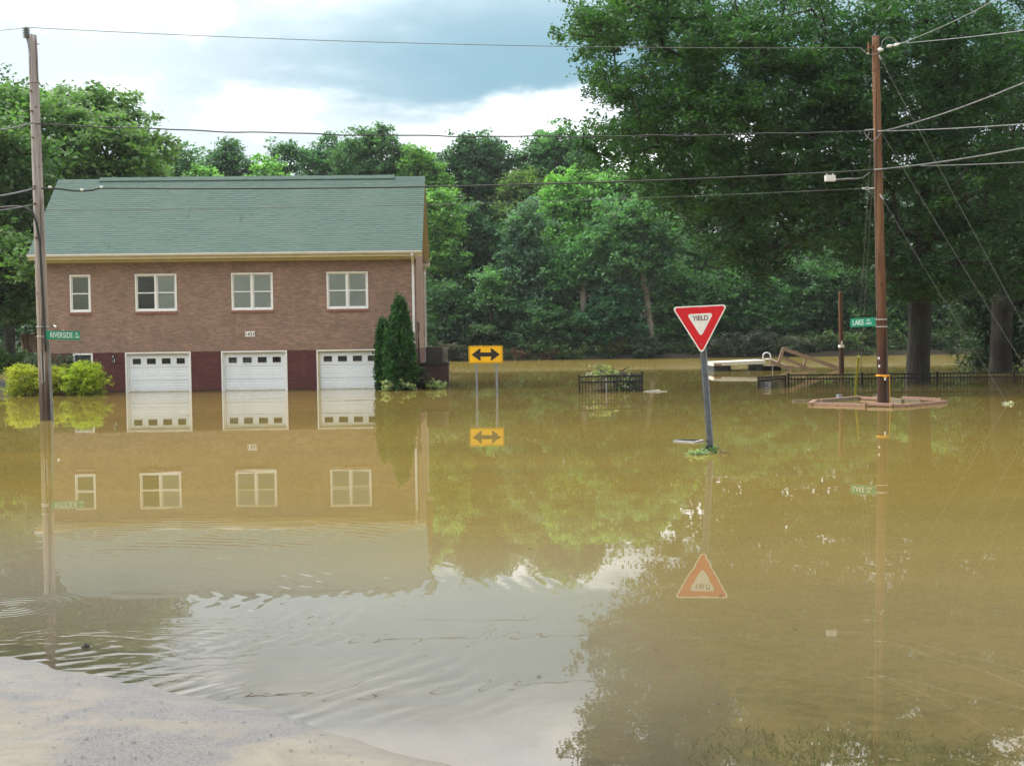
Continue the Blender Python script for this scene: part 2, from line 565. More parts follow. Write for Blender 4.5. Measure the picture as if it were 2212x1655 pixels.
def np_mesh(name, V, F, mat, parent=None, smooth=False, tone=None):
    """V (n,3) F (m,k) numpy"""
    me = bpy.data.meshes.new(name)
    k = F.shape[1]
    me.vertices.add(len(V))
    me.vertices.foreach_set('co', V.astype(np.float32).ravel())
    me.loops.add(F.size)
    me.loops.foreach_set('vertex_index', F.astype(np.int32).ravel())
    me.polygons.add(len(F))
    me.polygons.foreach_set('loop_start', np.arange(0, F.size, k, dtype=np.int32))
    me.polygons.foreach_set('loop_total', np.full(len(F), k, dtype=np.int32))
    if smooth:
        me.polygons.foreach_set('use_smooth', np.ones(len(F), dtype=bool))
    if tone is not None:
        at = me.attributes.new('tone', 'FLOAT', 'POINT')
        at.data.foreach_set('value', tone.astype(np.float32))
    me.materials.append(MATS[mat])
    me.update(calc_edges=True)
    o = bpy.data.objects.new(name, me)
    COL.objects.link(o)
    if parent is not None:
        o.parent = parent
    return o


FONTCACHE = {}


def text(body, o, a, b, width, height, mat, name, parent, depth=0.002):
    """flat lettering fitted to a width x height box; o = lower-left corner in the parent's frame"""
    cu = bpy.data.curves.new('letters', 'FONT')
    cu.body = body
    cu.extrude = 0.0
    cu.offset = 0.012
    to = bpy.data.objects.new('letters', cu)
    COL.objects.link(to)
    dg = bpy.context.evaluated_depsgraph_get()
    me = bpy.data.meshes.new_from_object(to.evaluated_get(dg))
    bpy.data.objects.remove(to)
    co = np.array([v.co[:] for v in me.vertices])
    mn, mxx = co.min(0), co.max(0)
    o, a, b = Vector(o), Vector(a), Vector(b)
    n = a.cross(b).normalized()
    for v in me.vertices:
        x = (v.co.x - mn[0]) / (mxx[0] - mn[0]) * width
        y = (v.co.y - mn[1]) / (mxx[1] - mn[1]) * height
        v.co = o + a * x + b * y + n * depth
    me.materials.clear()
    me.materials.append(MATS[mat])
    ob = bpy.data.objects.new(name, me)
    COL.objects.link(ob)
    ob.parent = parent
    return ob


# ------------------------------------------------------------------ terrain
SHX = np.array([-40, -8, -4.5, -3.21, -2.77, -2.02, -1.21, -0.53, 0.3, 1.0, 3.0, 8.0, 40.0])
SHY = np.array([9.0, 7.9, 7.5, 7.38, 7.23, 6.81, 6.11, 5.46, 4.95, 4.75, 4.5, 4.2, 3.0])


def vnoise(x, y, s, seed=0):
    """smooth value noise, vectorised"""
    x = np.asarray(x) * s + seed * 17.3
    y = np.asarray(y) * s - seed * 9.7
    xi, yi = np.floor(x), np.floor(y)
    fx, fy = x - xi, y - yi
    fx, fy = fx * fx * (3 - 2 * fx), fy * fy * (3 - 2 * fy)

    def h(a, b):
        v = np.sin(a * 127.1 + b * 311.7 + seed * 74.7) * 43758.5453
        return v - np.floor(v)
    return (h(xi, yi) * (1 - fx) + h(xi + 1, yi) * fx) * (1 - fy) + (h(xi, yi + 1) * (1 - fx) + h(xi + 1, yi + 1) * fx) * fy


def height(x, y):
    x = np.asarray(x, float)
    y = np.asarray(y, float)
    ys = np.interp(x, SHX, SHY)
    d = ys - y
    right = np.clip((x + 0.3) / 1.5, 0, 1)
    slope = 0.045 - 0.012 * right
    z = d * slope
    z = np.where(z < 0, -0.62 * (1 - np.exp(z / 0.62)), z)
    z = np.minimum(z, 0.55)
    z = z + (vnoise(x, y, 1.3, 1) - 0.5) * 0.016 + (vnoise(x, y, 4.5, 2) - 0.5) * 0.006
    # river channel and the far bank with the wooded slope
    ch = np.clip((y - 62) / 10, 0, 1)
    z = z - ch * 2.2
    bank = 110.5 + (vnoise(x, 0 * x, 0.08, 3) - 0.5) * 3.0 - np.clip((-x - 20) / 60, 0, 1) * 4
    r = np.clip((y - bank) / 2.2, -1, 40)
    z = np.where(y > bank - 2.2, -2.82 + (r + 1) * 2.9, z)
    hill = np.where(y > bank, 0.35 + 24.0 * (1 - np.exp(-np.clip(y - bank - 6, 0, 900) / 70.0)), 0)
    z = np.where(y > bank, np.minimum(z, hill + 0.2 * vnoise(x, y, 0.5, 4)), z)
    return z


def grid_mesh(name, xs, ys, zf, mat, depth=False):
    X, Y = np.meshgrid(xs, ys)
    Z = zf(X, Y)
    V = np.stack([X, Y, Z], -1).reshape(-1, 3)
    nx, ny = len(xs), len(ys)
    i = (np.arange(ny - 1)[:, None] * nx + np.arange(nx - 1)[None, :]).ravel()
    F = np.stack([i, i + 1, i + nx + 1, i + nx], -1)
    o = np_mesh(name, V, F, mat, smooth=True)
    if depth:
        d = np.maximum(0, -height(X, Y)).ravel()
        at = o.data.attributes.new('depth', 'FLOAT', 'POINT')
        at.data.foreach_set('value', d.astype(np.float32))
    return o


# ground material: silt over soil; forest floor beyond the river
m, t, out = new_mat('ground')
v = t.add('ShaderNodeTexCoord').outputs['Object']
n1 = t.noise(v, 0.9, 6, 0.6)
n2 = t.noise(v, 9, 5, 0.65)
n3 = t.noise(v, 60, 3, 0.6)
gx = t.add('ShaderNodeSeparateXYZ', inp={0: v})
c = t.mix(t.smooth(n2, 0.35, 0.65), (0.11, 0.105, 0.055), (0.045, 0.052, 0.024))
c = t.mix(t.smooth(n1, 0.45, 0.6, 0, 0.7), c, (0.17, 0.145, 0.085))
c = t.mix(t.smooth(gx.outputs[1], 95, 108), c, (0.040, 0.034, 0.022))
b = t.add('ShaderNodeBsdfPrincipled', inp={'Base Color': c, 'Roughness': 0.9, 'Specular IOR Level': 0.2})
bp = t.add('ShaderNodeBump', inp={'Height': n3, 'Distance': 0.01})
t.l.new(bp.outputs[0], b.inputs['Normal'])
t.l.new(b.outputs[0], out.inputs[0])

# road: wet-dried silt over asphalt
m, t, out = new_mat('road')
v = t.add('ShaderNodeTexCoord').outputs['Object']
big = t.noise(v, 0.75, 6, 0.62, 0.6)
mid = t.noise(t.mapping(v, scale=(1, 1.7, 1)), 4.5, 6, 0.65, 0.5)
fine = t.noise(v, 70, 4, 0.7)
vor = t.add('ShaderNodeTexVoronoi', inp={'Vector': v, 'Scale': 95.0})
agg = t.mix(t.smooth(vor.outputs['Distance'], 0.1, 0.7), (0.100, 0.096, 0.094), (0.046, 0.045, 0.045))
agg = t.mix(t.smooth(fine, 0.35, 0.65, 0, 0.5), agg, (0.15, 0.145, 0.14))
silt = t.mix(t.smooth(mid, 0.3, 0.7), (0.160, 0.142, 0.104), (0.108, 0.097, 0.076))
silt = t.mix(t.smooth(fine, 0.4, 0.75, 0, 0.35), silt, (0.10, 0.09, 0.075))
f = t.smooth(t.math('ADD', t.math('MULTIPLY', big, 0.7), t.math('MULTIPLY', mid, 0.3)), 0.43, 0.55)
c = t.mix(f, agg, silt)
speck = t.smooth(t.noise(v, 16, 2, 0.4), 0.71, 0.75)
c = t.mix(t.math('MULTIPLY', speck, 0.8), c, (0.035, 0.03, 0.025))
z = t.add('ShaderNodeSeparateXYZ', inp={0: v}).outputs[2]
zw = t.math('ADD', z, t.math('MULTIPLY', t.math('SUBTRACT', mid, 0.5), 0.03))
wet = t.smooth(zw, 0.030, 0.000)
c = t.mix(t.math('MULTIPLY', wet, 0.55), c, t.mix(1.0, c, (0.52, 0.50, 0.46), 'MULTIPLY'))
rg = t.math('SUBTRACT', 0.75, t.math('MULTIPLY', wet, 0.42))
b = t.add('ShaderNodeBsdfPrincipled', inp={'Base Color': c, 'Roughness': rg, 'Specular IOR Level': 0.4})
hb = t.math('ADD', t.math('MULTIPLY', mid, 0.6), t.math('MULTIPLY', fine, 0.4))
bp = t.add('ShaderNodeBump', inp={'Height': hb, 'Distance': 0.012})
t.l.new(bp.outputs[0], b.inputs['Normal'])
t.l.new(b.outputs[0], out.inputs[0])


def axis(*segs):
    a = np.concatenate([np.arange(s0, s1, st) for s0, s1, st in segs] + [[segs[-1][1]]])
    return a


gxs = axis((-900, -200, 50), (-200, -60, 10), (-60, -10, 2), (-10, 10, 0.25), (10, 60, 2), (60, 200, 10), (200, 900, 50))
gys = axis((-40, 0, 4), (0, 16, 0.25), (16, 60, 2), (60, 104, 1.5), (104, 122, 0.6), (122, 200, 5), (200, 1500, 60))
tag(grid_mesh('ground', gxs, gys, lambda x, y: height(x, y) - 0.012, 'ground'), kind='structure')
rxs = axis((-20, -5, 0.5), (-5, 1.2, 0.06), (1.2, 1.4, 0.1))
rys = axis((-12, 2, 1.0), (2, 12, 0.06), (12, 30, 0.5))
ro_ = grid_mesh('road', rxs, rys, lambda x, y: height(x, y) - 0.012 * np.clip((x - 0.6) / 0.7, 0, 1) - 0.002 * np.clip((x - 0.6) / 0.7, 0, 1), 'road')
tag(ro_, kind='structure')

# ------------------------------------------------------------------ water
m, t, out = new_mat('flood_water')
v = t.add('ShaderNodeTexCoord').outputs['Object']
s3 = t.add('ShaderNodeSeparateXYZ', inp={0: v})
WX, WY = s3.outputs[0], s3.outputs[1]
dep = t.add('ShaderNodeAttribute', attribute_name='depth').outputs['Fac']
nb = t.noise(t.mapping(v, scale=(0.35, 1, 1)), 0.22, 5, 0.6, 0.4)
body = t.mix(t.smooth(nb, 0.35, 0.65), (0.196, 0.142, 0.036), (0.166, 0.127, 0.034))
scum = t.smooth(t.noise(t.mapping(v, scale=(0.16, 1, 1)), 1.7, 5, 0.62, 1.2), 0.56, 0.74, 0, 0.5)
body = t.mix(scum, body, (0.235, 0.185, 0.055))
# road silt pales the shallows; the colour also paints in whiter sky reflection
shal = t.math('MULTIPLY', t.smooth(dep, 0.30, 0.06), t.smooth(WX, 1.6, -0.2, 0.35, 1.0))
body = t.mix(t.math('MULTIPLY', shal, 0.85), body, (0.215, 0.198, 0.158))
# the river beyond the flooded yards carries fresh ochre silt
riv = t.smooth(WY, 66, 76)
body = t.mix(t.math('MULTIPLY', riv, 0.8), body, (0.165, 0.125, 0.032))
opac = t.math('SUBTRACT', 1.0, t.math('POWER', 2.718, t.math('MULTIPLY', dep, -7.0)))
# height field in metres: slopes stay around 0.001 on the still part
fineN = t.noise(t.mapping(v, scale=(0.3, 1, 1)), 3.4, 3, 0.5)
patch = t.smooth(t.noise(t.mapping(v, scale=(0.25, 1, 1)), 0.35, 3, 0.5), 0.40, 0.66, 0.25, 1.6)
h1 = t.math('MULTIPLY', t.math('MULTIPLY', fineN, patch), 0.00034)
swell = t.math('MULTIPLY', t.noise(t.mapping(v, scale=(0.5, 1, 1)), 0.8, 2, 0.5), 0.0013)
# rings spreading from a splash at the left
dx = t.math('SUBTRACT', WX, -3.80)
dy = t.math('SUBTRACT', WY, 8.85)
rr = t.math('SQRT', t.math('ADD', t.math('MULTIPLY', dx, dx), t.math('MULTIPLY', dy, dy)))
wob = t.math('MULTIPLY', t.noise(v, 0.8, 3, 0.5, 0.2), 0.42)
ph = t.math('MULTIPLY', t.math('ADD', rr, wob), 2 * math.pi / 0.17)
env = t.math('MULTIPLY', t.smooth(rr, 0.9, 1.9), t.smooth(rr, 5.0, 3.0))
brk = t.smooth(t.noise(t.mapping(v, scale=(1.1, 1.1, 1)), 0.9, 3, 0.6), 0.42, 0.64, 0.0, 1.3)
ring = t.math('MULTIPLY', t.math('MULTIPLY', t.math('SINE', ph), t.math('MULTIPLY', env, brk)), 0.00050)
ph2 = t.math('MULTIPLY', rr, 2 * math.pi / 0.075)
ring2 = t.math('MULTIPLY', t.math('MULTIPLY', t.math('SINE', ph2), t.smooth(rr, 0.55, 0.2)), 0.0006)
# small waves running ashore at the left
ph3 = t.math('MULTIPLY', t.math('ADD', t.math('ADD', WY, t.math('MULTIPLY', WX, -0.12)), t.math('MULTIPLY', t.noise(t.mapping(v, scale=(0.6, 1, 1)), 1.3, 4, 0.6, 0.6), 1.7)), 2 * math.pi / 0.23)
env3 = t.math('MULTIPLY', t.smooth(WX, -1.2, -2.2), t.math('MULTIPLY', t.smooth(WY, 6.6, 7.2), t.smooth(WY, 8.7, 7.9)))
ring3 = t.math('MULTIPLY', t.math('MULTIPLY', t.math('SINE', ph3), env3), 0.00032)
# river current
rn = t.noise(t.mapping(v, scale=(0.13, 1, 1)), 0.9, 5, 0.65)
rip = t.math('MULTIPLY', t.math('MULTIPLY', rn, riv), 0.16)
hs = t.math('ADD', t.math('ADD', t.math('ADD', h1, swell), t.math('ADD', ring, ring2)), t.math('ADD', ring3, rip))
bump = t.add('ShaderNodeBump', inp={'Height': hs, 'Distance': 1.0, 'Strength': 1.0})
dif = t.add('ShaderNodeBsdfDiffuse', inp={'Color': body})
trp = t.add('ShaderNodeBsdfTransparent', inp={'Color': (0.9, 0.85, 0.7, 1)})
bod = t.add('ShaderNodeMixShader', inp={0: opac, 1: trp.outputs[0], 2: dif.outputs[0]})
glo = t.add('ShaderNodeBsdfGlossy', inp={'Color': (1, 1, 1, 1), 'Roughness': 0.010, 'Normal': bump.outputs[0]})
fr = t.add('ShaderNodeFresnel', inp={'IOR': 1.333, 'Normal': bump.outputs[0]})
mx = t.add('ShaderNodeMixShader', inp={0: fr.outputs[0], 1: bod.outputs[0], 2: glo.outputs[0]})
t.l.new(mx.outputs[0], out.inputs[0])

wxs = axis((-900, -100, 100), (-100, -10, 10), (-10, 10, 0.1), (10, 100, 10), (100, 900, 100))
wys = axis((-40, 2, 6), (2, 14, 0.1), (14, 60, 4), (60, 110, 5), (110, 126, 8))
tag(grid_mesh('flood_water', wxs, wys, lambda x, y: x * 0.0, 'flood_water', depth=True), kind='structure')

# ------------------------------------------------------------------ house
YAW = math.radians(1.6)
cr = G(902.5, 838.5)
W_H = 15.30
loc0 = Vector((cr.x - W_H * math.cos(YAW), cr.y - W_H * math.sin(YAW), 0))
house = thing('brick_house', loc0, 'two storey brick house with green shingle roof standing in the flood', 'house', rz=YAW)
fu = Vector((math.cos(YAW), math.sin(YAW), 0))
fv = Vector((-math.sin(YAW), math.cos(YAW), 0))


def H(px, py, vv=0.0):
    """image direction met with the plane v = vv of the house: returns (u, z)"""
    d = ray(px, py)
    c0 = Vector((0, 0, CAMZ)) - loc0
    k = (vv - c0.dot(fv)) / d.dot(fv)
    p = c0 + d * k
    return p.dot(fu), p.z


D_H = 6.7
Z_EAVE = 5.45       # underside of the eave
zb = 1.62           # top of the dark brick band
ZF = -0.75

wins = []           # u0,u1,z0,z1 of openings
for (x0, x1, y0, y1) in ((150, 197, 595, 674.5), (291, 383, 592.5, 672.5), (499, 590.5, 590, 670), (705, 796, 588, 667.5)):
    u0, z1 = H(x0, y0)
    u1, z0 = H(x1, y1)
    wins.append((u0, u1, z0, z1))
gar = []
for (x0, x1, y0) in ((270, 412, 761.5), (477.5, 620, 759), (683.5, 826, 756.5)):
    u0, z1 = H(x0, y0)
    u1, _ = H(x1, y0)
    gar.append((u0, u1, ZF, z1))
bu0, bz1 = H(157, 761.5)
bu1, bz0 = H(201.5, 806)
base_win = (bu0, bu1, bz0, bz1)
GT = sum(g[3] for g in gar) / 3
gar = [(a, b, c_, GT) for a, b, c_, d_ in gar]
base_win = (bu0, bu1, bz0, GT - 0.01)
wz0 = sum(x[2] for x in wins) / 4
wz1 = sum(x[3] for x in wins) / 4
wins = [(a, b, wz0, wz1) for a, b, c_, d_ in wins]


def wall_panel(u0, u1, z0, z1, holes, depth=0.10):
    mb = MB()
    us = sorted({u0, u1, *[h[0] for h in holes], *[h[1] for h in holes]})
    zs = sorted({z0, z1, *[h[2] for h in holes], *[h[3] for h in holes]})
    us = [x for x in us if u0 <= x <= u1]
    zs = [x for x in zs if z0 <= x <= z1]
    for i in range(len(us) - 1):
        for j in range(len(zs) - 1):
            cu_, cz_ = (us[i] + us[i + 1]) / 2, (zs[j] + zs[j + 1]) / 2
            if any(h[0] < cu_ < h[1] and h[2] < cz_ < h[3] for h in holes):
                continue
            mb.quad((us[i], 0, zs[j]), (us[i + 1], 0, zs[j]), (us[i + 1], 0, zs[j + 1]), (us[i], 0, zs[j + 1]))
    for (a, b, c_, d_) in holes:
        c2, d2 = max(c_, z0), min(d_, z1)
        mb.quad((a, 0, c2), (a, 0, d2), (a, depth, d2), (a, depth, c2))
        mb.quad((b, 0, d2), (b, 0, c2), (b, depth, c2), (b, depth, d2))
        if d_ <= z1:
            mb.quad((a, 0, d_), (b, 0, d_), (b, depth, d_), (a, depth, d_))
        if c_ >= z0:
            mb.quad((a, 0, c_), (a, depth, c_), (b, depth, c_), (b, 0, c_))
    return mb


ZS = GT + 0.215      # top of the soldier courses over the doors
RISE = 0.93
OVH = 0.45
ZR_EAVE = Z_EAVE + 0.24
Z_RIDGE = ZR_EAVE + (D_H / 2 + OVH) * RISE


def roof_z(vv):
    return ZR_EAVE + (min(vv, D_H - vv) + OVH) * RISE


up_ = wall_panel(0, W_H, GT + 0.001, Z_EAVE + 0.05, wins)
# rest of the upper walls: sides with gables, back
for uu, sgn in ((0, -1), (W_H, 1)):
    pts = [(uu, 0, GT), (uu, D_H, GT), (uu, D_H, Z_EAVE + 0.05), (uu, D_H, roof_z(D_H) - 0.12), (uu, D_H / 2, roof_z(D_H / 2) - 0.12), (uu, 0, roof_z(0) - 0.12)]
    up_.poly(pts if sgn > 0 else pts[::-1])
up_.quad((W_H, D_H, GT), (0, D_H, GT), (0, D_H, Z_EAVE), (W_H, D_H, Z_EAVE))
up_.build('brick_wall', 'brick_upper', house, uv='box')
lo_ = wall_panel(0.004, W_H - 0.004, ZF, GT, gar + [(base_win[0], base_win[1], base_win[2], base_win[3])], 0.16)
lo_.quad((W_H - 0.004, 0, ZF), (W_H - 0.004, D_H, ZF), (W_H - 0.004, D_H, GT), (W_H - 0.004, 0, GT))
lo_.quad((0.004, D_H, ZF), (0.004, 0, ZF), (0.004, 0, GT), (0.004, D_H, GT))
lo_.quad((W_H, D_H, ZF), (0, D_H, ZF), (0, D_H, GT), (W_H, D_H, GT))
lo_.build('lower_brick_wall', 'brick_lower', house, uv='box')
for a, b, _, d_ in gar:
    mb = MB()
    mb.box(a - 0.05, b + 0.05, -0.012, 0.05, d_ + 0.003, ZS)
    mb.build('soldier_course', 'brick_soldier', house, uv='box')

# roof: real courses, each one stepped over the one below
mb = MB()
U0, U1 = -0.47, W_H + 0.30
nco = 36
for side in (0, 1):
    for k in range(nco):
        s0 = k / nco * (D_H / 2 + OVH)
        s1 = (k + 1) / nco * (D_H / 2 + OVH)
        lift = 0.010
        wob_ = 0.004 * math.sin(k * 2.3)
        v0, v1 = -OVH + s0, -OVH + s1
        z0_, z1_ = ZR_EAVE + s0 * RISE, ZR_EAVE + s1 * RISE
        if side:
            v0, v1 = D_H - v0, D_H - v1
        a_ = (U0 + wob_, v0, z0_ + lift)
        b_ = (U1 + wob_, v0, z0_ + lift)
        c_ = (U1 + wob_, v1, z1_)
        d_ = (U0 + wob_, v1, z1_)
        mb.poly([a_, b_, c_, d_] if not side else [b_, a_, d_, c_])
        a2, b2 = (U0 + wob_, v0, z0_), (U1 + wob_, v0, z0_)
        mb.poly([a2, b2, b_, a_] if not side else [b2, a2, a_, b_])
roof = mb.build('roof', 'shingles', house, uv='slope')
for side in (0, 1):
    va, vb = (-OVH, D_H / 2) if not side else (D_H + OVH, D_H / 2)
    for uu in (U0 + 0.01, U1 - 0.01):
        mb = MB()
        mb.quad((uu, va, ZR_EAVE - 0.004), (uu, vb, Z_RIDGE - 0.004), (uu, vb, Z_RIDGE - 0.03), (uu, va, ZR_EAVE - 0.03))
        mb.build('drip_edge', 'black_metal', roof)
# ridge cap and vent
mb = MB()
for (ua, ub, dz) in ((U0, U1, 0.012),):
    mb.poly([(ua, D_H / 2 - 0.15, Z_RIDGE - 0.15 * RISE + dz), (ub, D_H / 2 - 0.15, Z_RIDGE - 0.15 * RISE + dz), (ub, D_H / 2, Z_RIDGE + dz), (ua, D_H / 2, Z_RIDGE + dz)])
    mb.poly([(ub, D_H / 2 + 0.15, Z_RIDGE - 0.15 * RISE + dz), (ua, D_H / 2 + 0.15, Z_RIDGE - 0.15 * RISE + dz), (ua, D_H / 2, Z_RIDGE + dz), (ub, D_H / 2, Z_RIDGE + dz)])
mb.build('ridge_cap', 'shingles', roof, uv='slope')
ra, _ = H(216, 391, D_H / 2)
rb, _ = H(852, 388, D_H / 2)
mb = MB()
for k in range(14):
    a_, b_ = ra + (rb - ra) * k / 14 + 0.006, ra + (rb - ra) * (k + 1) / 14
    mb.prism([(-0.17, -0.17 * RISE + 0.035), (0, 0.035), (0.17, -0.17 * RISE + 0.035), (0.17, -0.17 * RISE + 0.075), (0, 0.085), (-0.17, -0.17 * RISE + 0.075)],
             (a_, D_H / 2, Z_RIDGE), (0, 1, 0), (0, 0, 1), (1, 0, 0), b_ - a_)
mb.build('ridge_vent', 'shingles', roof, uv='slope')
# eaves: soffit, fascia, gutter
EZ = 0.17
mb = MB()
mb.box(U0 + 0.02, U1 - 0.02, -OVH + 0.03, -0.003, Z_EAVE + 0.02, Z_EAVE + 0.045)
mb.box(U0 + 0.02, U1 - 0.02, D_H + 0.003, D_H + OVH - 0.03, Z_EAVE + 0.02, Z_EAVE + 0.045)
mb.build('soffit', 'cream_trim', house)
mb = MB()
mb.box(0.0, W_H, -0.02, -0.003, Z_EAVE - 0.10, Z_EAVE + 0.018)
mb.build('frieze_board', 'cream_trim', house)
mb = MB()
mb.box(U0 + 0.02, U1 - 0.02, -OVH, -OVH + 0.028, Z_EAVE + 0.01, ZR_EAVE - 0.01)
mb.box(U0 + 0.02, U1 - 0.02, D_H + OVH - 0.028, D_H + OVH, Z_EAVE + 0.01, ZR_EAVE - 0.01)
mb.build('fascia', 'cream_trim', house)
mb = MB()
prof = [(0, 0.10), (0, 0), (-0.075, 0), (-0.12, 0.06), (-0.12, 0.105), (-0.105, 0.105), (-0.105, 0.07), (-0.07, 0.012), (-0.012, 0.012), (-0.012, 0.10)]
mb.prism(prof, (U0, -OVH - 0.002, ZR_EAVE - 0.12), (0, 1, 0), (0, 0, 1), (1, 0, 0), U1 - U0 - 0.02)
mb.build('gutter', 'gutter_white', house)
mb = MB()
mb.prism([(-x, y) for x, y in prof][::-1], (U0, D_H + OVH + 0.002, ZR_EAVE - 0.12), (0, 1, 0), (0, 0, 1), (1, 0, 0), U1 - U0 - 0.02)
mb.build('gutter', 'gutter_white', house)
# rake boards and their soffits on both gable ends
for uu, s_ in ((W_H, 1), (0.0, -1)):
    ue = U1 - 0.02 if s_ > 0 else U0 + 0.02
    for side in (0, 1):
        va, vb = (-OVH + 0.03, D_H / 2) if not side else (D_H + OVH - 0.03, D_H / 2)
        za, zc = ZR_EAVE + 0.03 * RISE - 0.035, Z_RIDGE - 0.035
        mb = MB()
        mb.poly([(uu + 0.003 * s_, va, za - 0.13), (ue, va, za - 0.13), (ue, vb, zc - 0.13), (uu + 0.003 * s_, vb, zc - 0.13)])
        mb.build('rake_soffit', 'cream_trim', house)
        mb = MB()
        x0, x1 = (ue - 0.025, ue) if s_ > 0 else (ue, ue + 0.025)
        mb.prism([(va, za - 0.15), (vb, zc - 0.15), (vb, zc), (va, za)], (x0, 0, 0), (0, 1, 0), (0, 0, 1), (1, 0, 0), x1 - x0)
        mb.build('rake_board', 'cream_trim', house)
        mb = MB()   # boxed end of the eave
        y0, y1 = (-OVH + 0.03, -0.0) if not side else (D_H, D_H + OVH - 0.03)
        xa, xb = (uu + 0.004, ue - 0.026) if s_ > 0 else (ue + 0.026, uu - 0.004)
        mb.box(min(xa, xb), max(xa, xb), y0, y1, Z_EAVE + 0.046, Z_EAVE + 0.15)
        mb.build('eave_return', 'white_trim', house)


# downspouts
def downspout(u, v_, ztop, zlow, elbow):
    mb = MB()
    pts = [(u, v_ + elbow, ztop), (u, v_ + elbow, ztop - 0.08), (u, v_, ztop - 0.42), (u, v_, zlow)]
    for a_, b_ in zip(pts[:-1], pts[1:]):
        mb.beam(a_, b_, 0.10, 0.075, (0, 1, 0))
    mb.build('downspout', 'gutter_white', house)


downspout(W_H - 0.12, -0.045, ZR_EAVE - 0.12, ZF, -OVH - 0.0)
mb = MB()
for a_, b_ in (((W_H + 0.07, D_H + OVH + 0.05, ZR_EAVE - 0.12), (W_H + 0.07, D_H + OVH, ZR_EAVE - 0.25)), ((W_H + 0.07, D_H + OVH, ZR_EAVE - 0.25), (W_H + 0.07, D_H - 0.1, Z_EAVE - 0.4)),
               ((W_H + 0.07, D_H - 0.1, Z_EAVE - 0.4), (W_H + 0.07, D_H - 0.1, ZF))):
    mb.beam(a_, b_, 0.10, 0.075, (0, 1, 0))
mb.build('downspout', 'gutter_white', house)


# windows
def blind_mat(name, c1, c2, per):
    m, t, out = new_mat(name)
    v = t.add('ShaderNodeTexCoord').outputs['Object']
    z = t.add('ShaderNodeSeparateXYZ', inp={0: v}).outputs[2]
    fr_ = t.math('FRACT', t.math('DIVIDE', z, per))
    c = t.mix(t.smooth(fr_, 0.2, 0.5), c1, c2)
    n = t.noise(v, 1.6, 3, 0.5)
    c = t.mix(t.smooth(n, 0.4, 0.7, 0, 0.3), c, tuple(x * 0.75 for x in c1))
    b = t.add('ShaderNodeBsdfPrincipled', inp={'Base Color': c, 'Roughness': 0.7})
    t.l.new(b.outputs[0], out.inputs[0])


blind_mat('blind_closed', (0.80, 0.88, 0.84), (0.70, 0.79, 0.75), 0.05)
blind_mat('blind_tan', (0.42, 0.46, 0.33), (0.27, 0.30, 0.21), 0.052)


def sash_set(win, u0, u1, z0, z1, blind):
    """one double-hung unit: upper and lower sash with panes, a blind behind"""
    zm = (z0 + z1) / 2
    for (a, b, vv) in ((zm - 0.02, z1, 0.045), (z0, zm + 0.02, 0.022)):
        mb = MB()
        r_ = 0.045
        mb.box(u0, u0 + r_, vv, vv + 0.03, a, b)
        mb.box(u1 - r_, u1, vv, vv + 0.03, a, b)
        mb.box(u0 + r_, u1 - r_, vv, vv + 0.03, b - r_, b)
        mb.box(u0 + r_, u1 - r_, vv, vv + 0.03, a, a + r_ * (1.5 if a == z0 else 1.0))
        mb.build('sash', 'white_trim', win)
        mb = MB()
        mb.quad((u0 + r_, vv + 0.015, a + r_), (u1 - r_, vv + 0.015, a + r_), (u1 - r_, vv + 0.015, b - r_), (u0 + r_, vv + 0.015, b - r_))
        mb.build('pane', 'glass', win)
    mb = MB()
    if blind == 'open':
        n = 27
        for k in range(n):
            zz = z0 + 0.06 + (z1 - z0 - 0.1) * k / n
            mb.beam((u0 + 0.04, 0.13, zz), (u1 - 0.04, 0.13, zz), 0.05, 0.010, (0, 0.55, 1))
        mb.build('blind', 'blind_olive', win)
    else:
        mb.box(u0 + 0.02, u1 - 0.02, 0.082, 0.09, z0 + 0.02, z1 - 0.02)
        mb.build('blind', blind, win)


def make_window(u0, u1, z0, z1, kinds):
    win = bpy.data.objects.new('window', None)
    COL.objects.link(win)
    win.parent = house
    fw_ = 0.06
    mb = MB()
    mb.box(u0, u0 + fw_, -0.012, 0.10, z0, z1)
    mb.box(u1 - fw_, u1, -0.012, 0.10, z0, z1)
    mb.box(u0 + fw_, u1 - fw_, -0.012, 0.10, z1 - fw_, z1)
    mb.box(u0 + fw_, u1 - fw_, -0.025, 0.10, z0, z0 + 0.05)
    ui0, ui1 = u0 + fw_, u1 - fw_
    n = len(kinds)
    mull = 0.07
    if n == 2:
        uc = (u0 + u1) / 2
        mb.box(uc - mull / 2, uc + mull / 2, -0.010, 0.10, z0 + 0.05, z1 - fw_)
    mb.build('frame', 'white_trim', win, bevel=0.006)
    mb = MB()
    mb.box(u0, u1, 0.30, 0.31, z0, z1)
    mb.build('dark_room', 'dark_interior', win)
    zs0, zs1 = z0 + 0.05, z1 - fw_
    if n == 1:
        sash_set(win, ui0, ui1, zs0, zs1, kinds[0])
    else:
        sash_set(win, ui0, (u0 + u1) / 2 - mull / 2, zs0, zs1, kinds[0])
        sash_set(win, (u0 + u1) / 2 + mull / 2, ui1, zs0, zs1, kinds[1])
    # rowlock sill, each brick on edge
    mb = MB()
    k = int((u1 - u0 + 0.04) / 0.0677)
    for i in range(k):
        a = u0 - 0.02 + i * (u1 - u0 + 0.04) / k
        mb.box(a + 0.004, a + (u1 - u0 + 0.04) / k - 0.004, -0.035 - 0.004 * random.random(), 0.02, z0 - 0.10, z0 - 0.004)
    mb.build('brick_sill', 'sill_brick', win)
    return win


